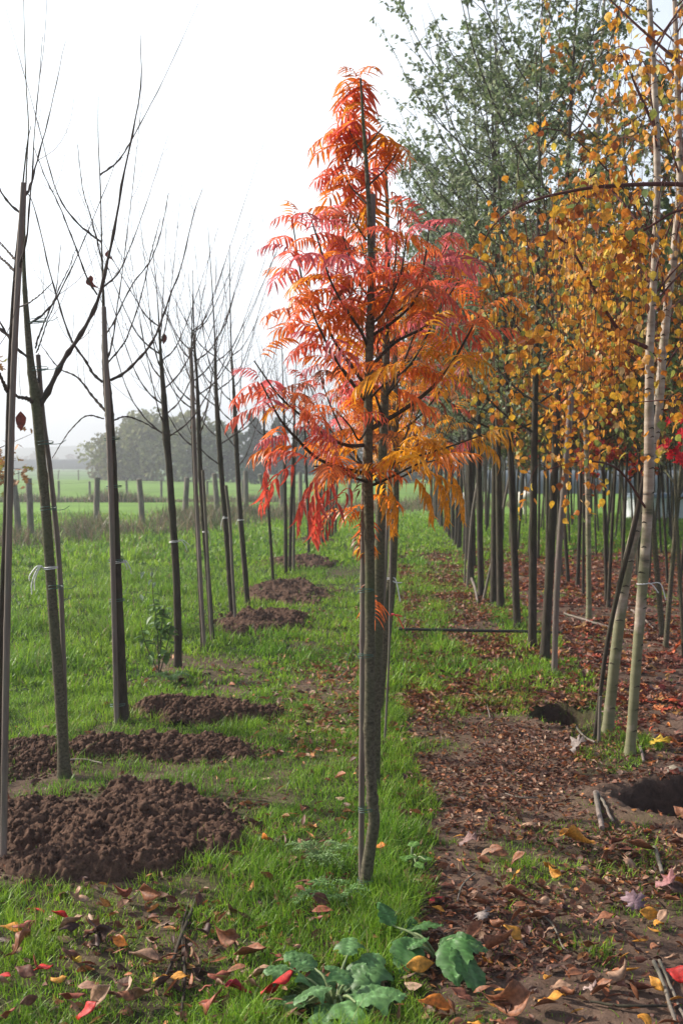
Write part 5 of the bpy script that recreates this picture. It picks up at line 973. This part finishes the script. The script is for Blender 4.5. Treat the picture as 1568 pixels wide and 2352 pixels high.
# ------------------------------------------------------------------ weeds
def big_weed(name, c_px, leaves, seed, label, col, lobed, D=None):
    r = np.random.default_rng(seed); p = G(c_px[0], c_px[1] + 35); p[2] = H(p[0], p[1]); e = empty(name, p, label, 'plant'); st = MB()
    for (px, py, wpx, yaw, pitch) in leaves:
        q = G(px, py + 38); L = .85 * wpx * q[1] / FPX; c_ = np.array([q[0] - p[0], q[1] - p[1], r.uniform(.04, .12)])
        am = .24 if lobed else .07; fr = 15 if lobed else 24
        wf = lambda t: (.43 if lobed else .40) * np.sin(np.pi * np.clip(t, .03, .97) ** .75) ** .7 * (1 + am * np.sin(t * fr + 1))
        V, F = strip_leaf(22, wf, .22, .35, cols=9, wav=.035, twist=r.normal(0, .25)); V[:, 2] += .035 * np.sin(V[:, 0] * 38) * np.sin(np.abs(V[:, 1]) * 30 + 1); V[:, 2] -= 2.2 * (np.abs(V[:, 1])) ** 3
        R = eul(np.array([yaw]), np.array([-pitch]), np.array([r.normal(0, .2)]))[0]; W = (V - [.5, 0, 0]) * L @ R.T + c_
        W[:, 2] = np.maximum(W[:, 2], .008); mid = np.abs(V[:, 1]) < .02; C = np.tile(np.array(col) * r.uniform(.8, 1.2), (len(V), 1)); C[mid] = C[mid] * 1.5 + .03
        side = (np.sin(V[:, 0] * 40 + np.abs(V[:, 1]) * 34) > .75); C[side] = C[side] * 1.45; C = C * r.uniform(.78, 1.15, (len(V), 1))
        mb = MB(); mb.add(W, F, np.clip(C, 0, 1)); mb.build("leaf", M_weed, e)
        s0 = W[0:9].mean(0); tube(st, *smooth([(0, 0, 0), (s0 * .5) + [0, 0, .03], s0], [.006, .005, .003], 8), 6, col=(.25, .32, .14))
    st.build("stem", M_weed, e)
big_weed("leafy_weed", (770, 2270), [(690, 2225, 100, 2.7, .5), (740, 2235, 110, 1.9, .6), (800, 2190, 85, 1.5, .5), (850, 2215, 130, 1.2, .7), (660, 2275, 110, 3.2, .3), (715, 2290, 110, 3.6, .2), (780, 2265, 90, 2.3, .6), (845, 2275, 120, .5, .5),
    (870, 2320, 140, .2, .4), (800, 2325, 130, 5.0, .3), (745, 2335, 120, 4.2, .2), (810, 2240, 100, 1.0, .9), (700, 2255, 90, 2.4, .8), (760, 2300, 100, 3.9, .6), (640, 2245, 80, 3.0, .4), (890, 2345, 110, 5.8, .2)], 5, 'bushy grey-green weed with lobed downy leaves at the bottom', (.11, .23, .075), True)
big_weed("broadleaf_plant", (1010, 2165), [(975, 2120, 110, .5, .3), (935, 2180, 120, 4.4, -.1), (955, 2165, 80, .9, .4), (1040, 2205, 135, 4.6, -.25), (1085, 2210, 150, 5.3, -.3), (1050, 2175, 110, 5.9, .3), (890, 2120, 75, 2.2, 1.0), (945, 2110, 70, 1.3, 1.1), (1080, 2180, 110, .2, .1)], 6, 'broadleaved plant with big crinkled dark green leaves beside the path', (.07, .17, .045), False)
big_weed("small_weed", (945, 1955), [(950, 1940, 42, 1.2, .4), (930, 1960, 38, 2.6, .3), (972, 1950, 36, .3, .3), (962, 1975, 35, 5.2, .2), (985, 1965, 25, .5, .3), (945, 1962, 30, 3.6, .3)], 7, 'small bright weed in the grass right of the nearest rowan', (.12, .25, .05), False)
# feathery weed
def feathery(c_px, label, fronds, seed, col, name="feathery_weed"):
    r = np.random.default_rng(seed); p = G(*c_px); p[2] = H(p[0], p[1]); e = empty(name, p, label, 'plant'); tl = (np.array([[0, 0, 0], [.5, .3, .1], [1, 0, 0], [.5, -.3, .1]]), np.array([[0, 1, 2, 3]]))
    for k in range(fronds):
        az = k * 2.4 + r.normal(0, .3); L = r.uniform(.10, .19); t = np.linspace(0, 1, 14); ctr = np.stack([np.cos(az) * t * L, np.sin(az) * t * L, .05 * np.sin(t * 2.6) + .02], 1); mb = MB(); tube(mb, ctr, np.full(14, .0012), 4, col=col)
        n = 150; tt = r.random(n); s_ = r.choice([-1, 1], n); o = r.random(n) * .028 * np.sin(np.pi * tt ** .8); nrm = np.array([-math.sin(az), math.cos(az), 0])
        pp = np.stack([np.interp(tt, t, ctr[:, i]) for i in range(3)], 1) + (s_ * o)[:, None] * nrm + r.normal(0, .002, (n, 3)); scatter(mb, tl, pp, eul(az + s_ * .9, r.normal(0, .3, n), r.normal(0, .4, n)), r.uniform(.006, .013, n), np.array(col) * r.uniform(.7, 1.3, (n, 1)))
        mb.build("frond", M_weed, e)
feathery((735, 1985), 'feathery fern-like yarrow plant left of the nearest rowan foot', 12, 1, (.20, .32, .11))
feathery((770, 2075), 'low round-leaved creeping weed under the feathery one', 8, 2, (.17, .31, .09), "creeping_weed")
feathery((395, 1560), 'dark leafy weed tuft at the foot of the reddish bare tree', 12, 3, (.10, .20, .06), "weed_tuft")
# leafy sapling in the left row
p = G(365, 1545); p[2] = H(p[0], p[1]); e = empty("leafy_sapling", p, 'knee-high leafy sapling with a silvery bud standing among bare trees', 'sapling'); r = np.random.default_rng(66); mb = MB(); cr = MB(); Ds = p[1]
for pl in [[(365, 1545), (362, 1450), (352, 1370), (349, 1310)], [(368, 1545), (385, 1480), (395, 1430)], [(362, 1540), (335, 1480), (325, 1440)], [(366, 1530), (372, 1440), (378, 1390)]]:
    w_ = [P(a, b, Ds) - p for a, b in pl]; bp, br = smooth(w_, [.006, .004, .003, .002][:len(pl)], 14); tube(mb, bp, br, 6); n = 22; tt = r.uniform(.25, 1 if len(pl) < 4 else .72, n)
    pp = np.stack([np.interp(tt, np.linspace(0, 1, 14), bp[:, i]) for i in range(3)], 1) + r.normal(0, .012, (n, 3)); cc = np.array([.12, .22, .05]) * r.uniform(.7, 1.4, (n, 1)); scatter(cr, cherry_t[0], pp, eul(r.uniform(0, 6.28, n), r.uniform(-.2, .8, n), r.normal(0, .3, n)), r.uniform(.06, .10, n), cc)
for (px, py, l) in [(347, 1325, .05), (342, 1345, .055), (352, 1350, .05), (325, 1330, .07), (328, 1380, .06)]: scatter(cr, cherry_t[1], (P(px, py, Ds) - p)[None], eul(np.array([r.uniform(0, 6)]), np.array([-1.0]), np.array([.3])), np.array([l]), np.array([[.30, .38, .27]]))
mb.build("stem", M_barkg, e); cr.build("foliage", M_weed, e)

# ------------------------------------------------------------------ air
mb = MB(); box(mb, -700, 700, -30, 900, -2.0, 34.0); M_haze = bpy.data.materials.new("haze"); M_haze.use_nodes = True; nn_ = M_haze.node_tree.nodes; nn_.clear()
ho = nn_.new("ShaderNodeOutputMaterial"); hv_ = nn_.new("ShaderNodeVolumePrincipled"); hv_.inputs['Density'].default_value = 0.0028; hv_.inputs['Color'].default_value = (.93, .96, 1.0, 1); hv_.inputs['Anisotropy'].default_value = .55
M_haze.node_tree.links.new(hv_.outputs[0], ho.inputs['Volume'])
o = mb.build("haze", M_haze, smooth=False); set_tag(o, 'pale autumn haze over the fields', 'haze', kind='stuff')
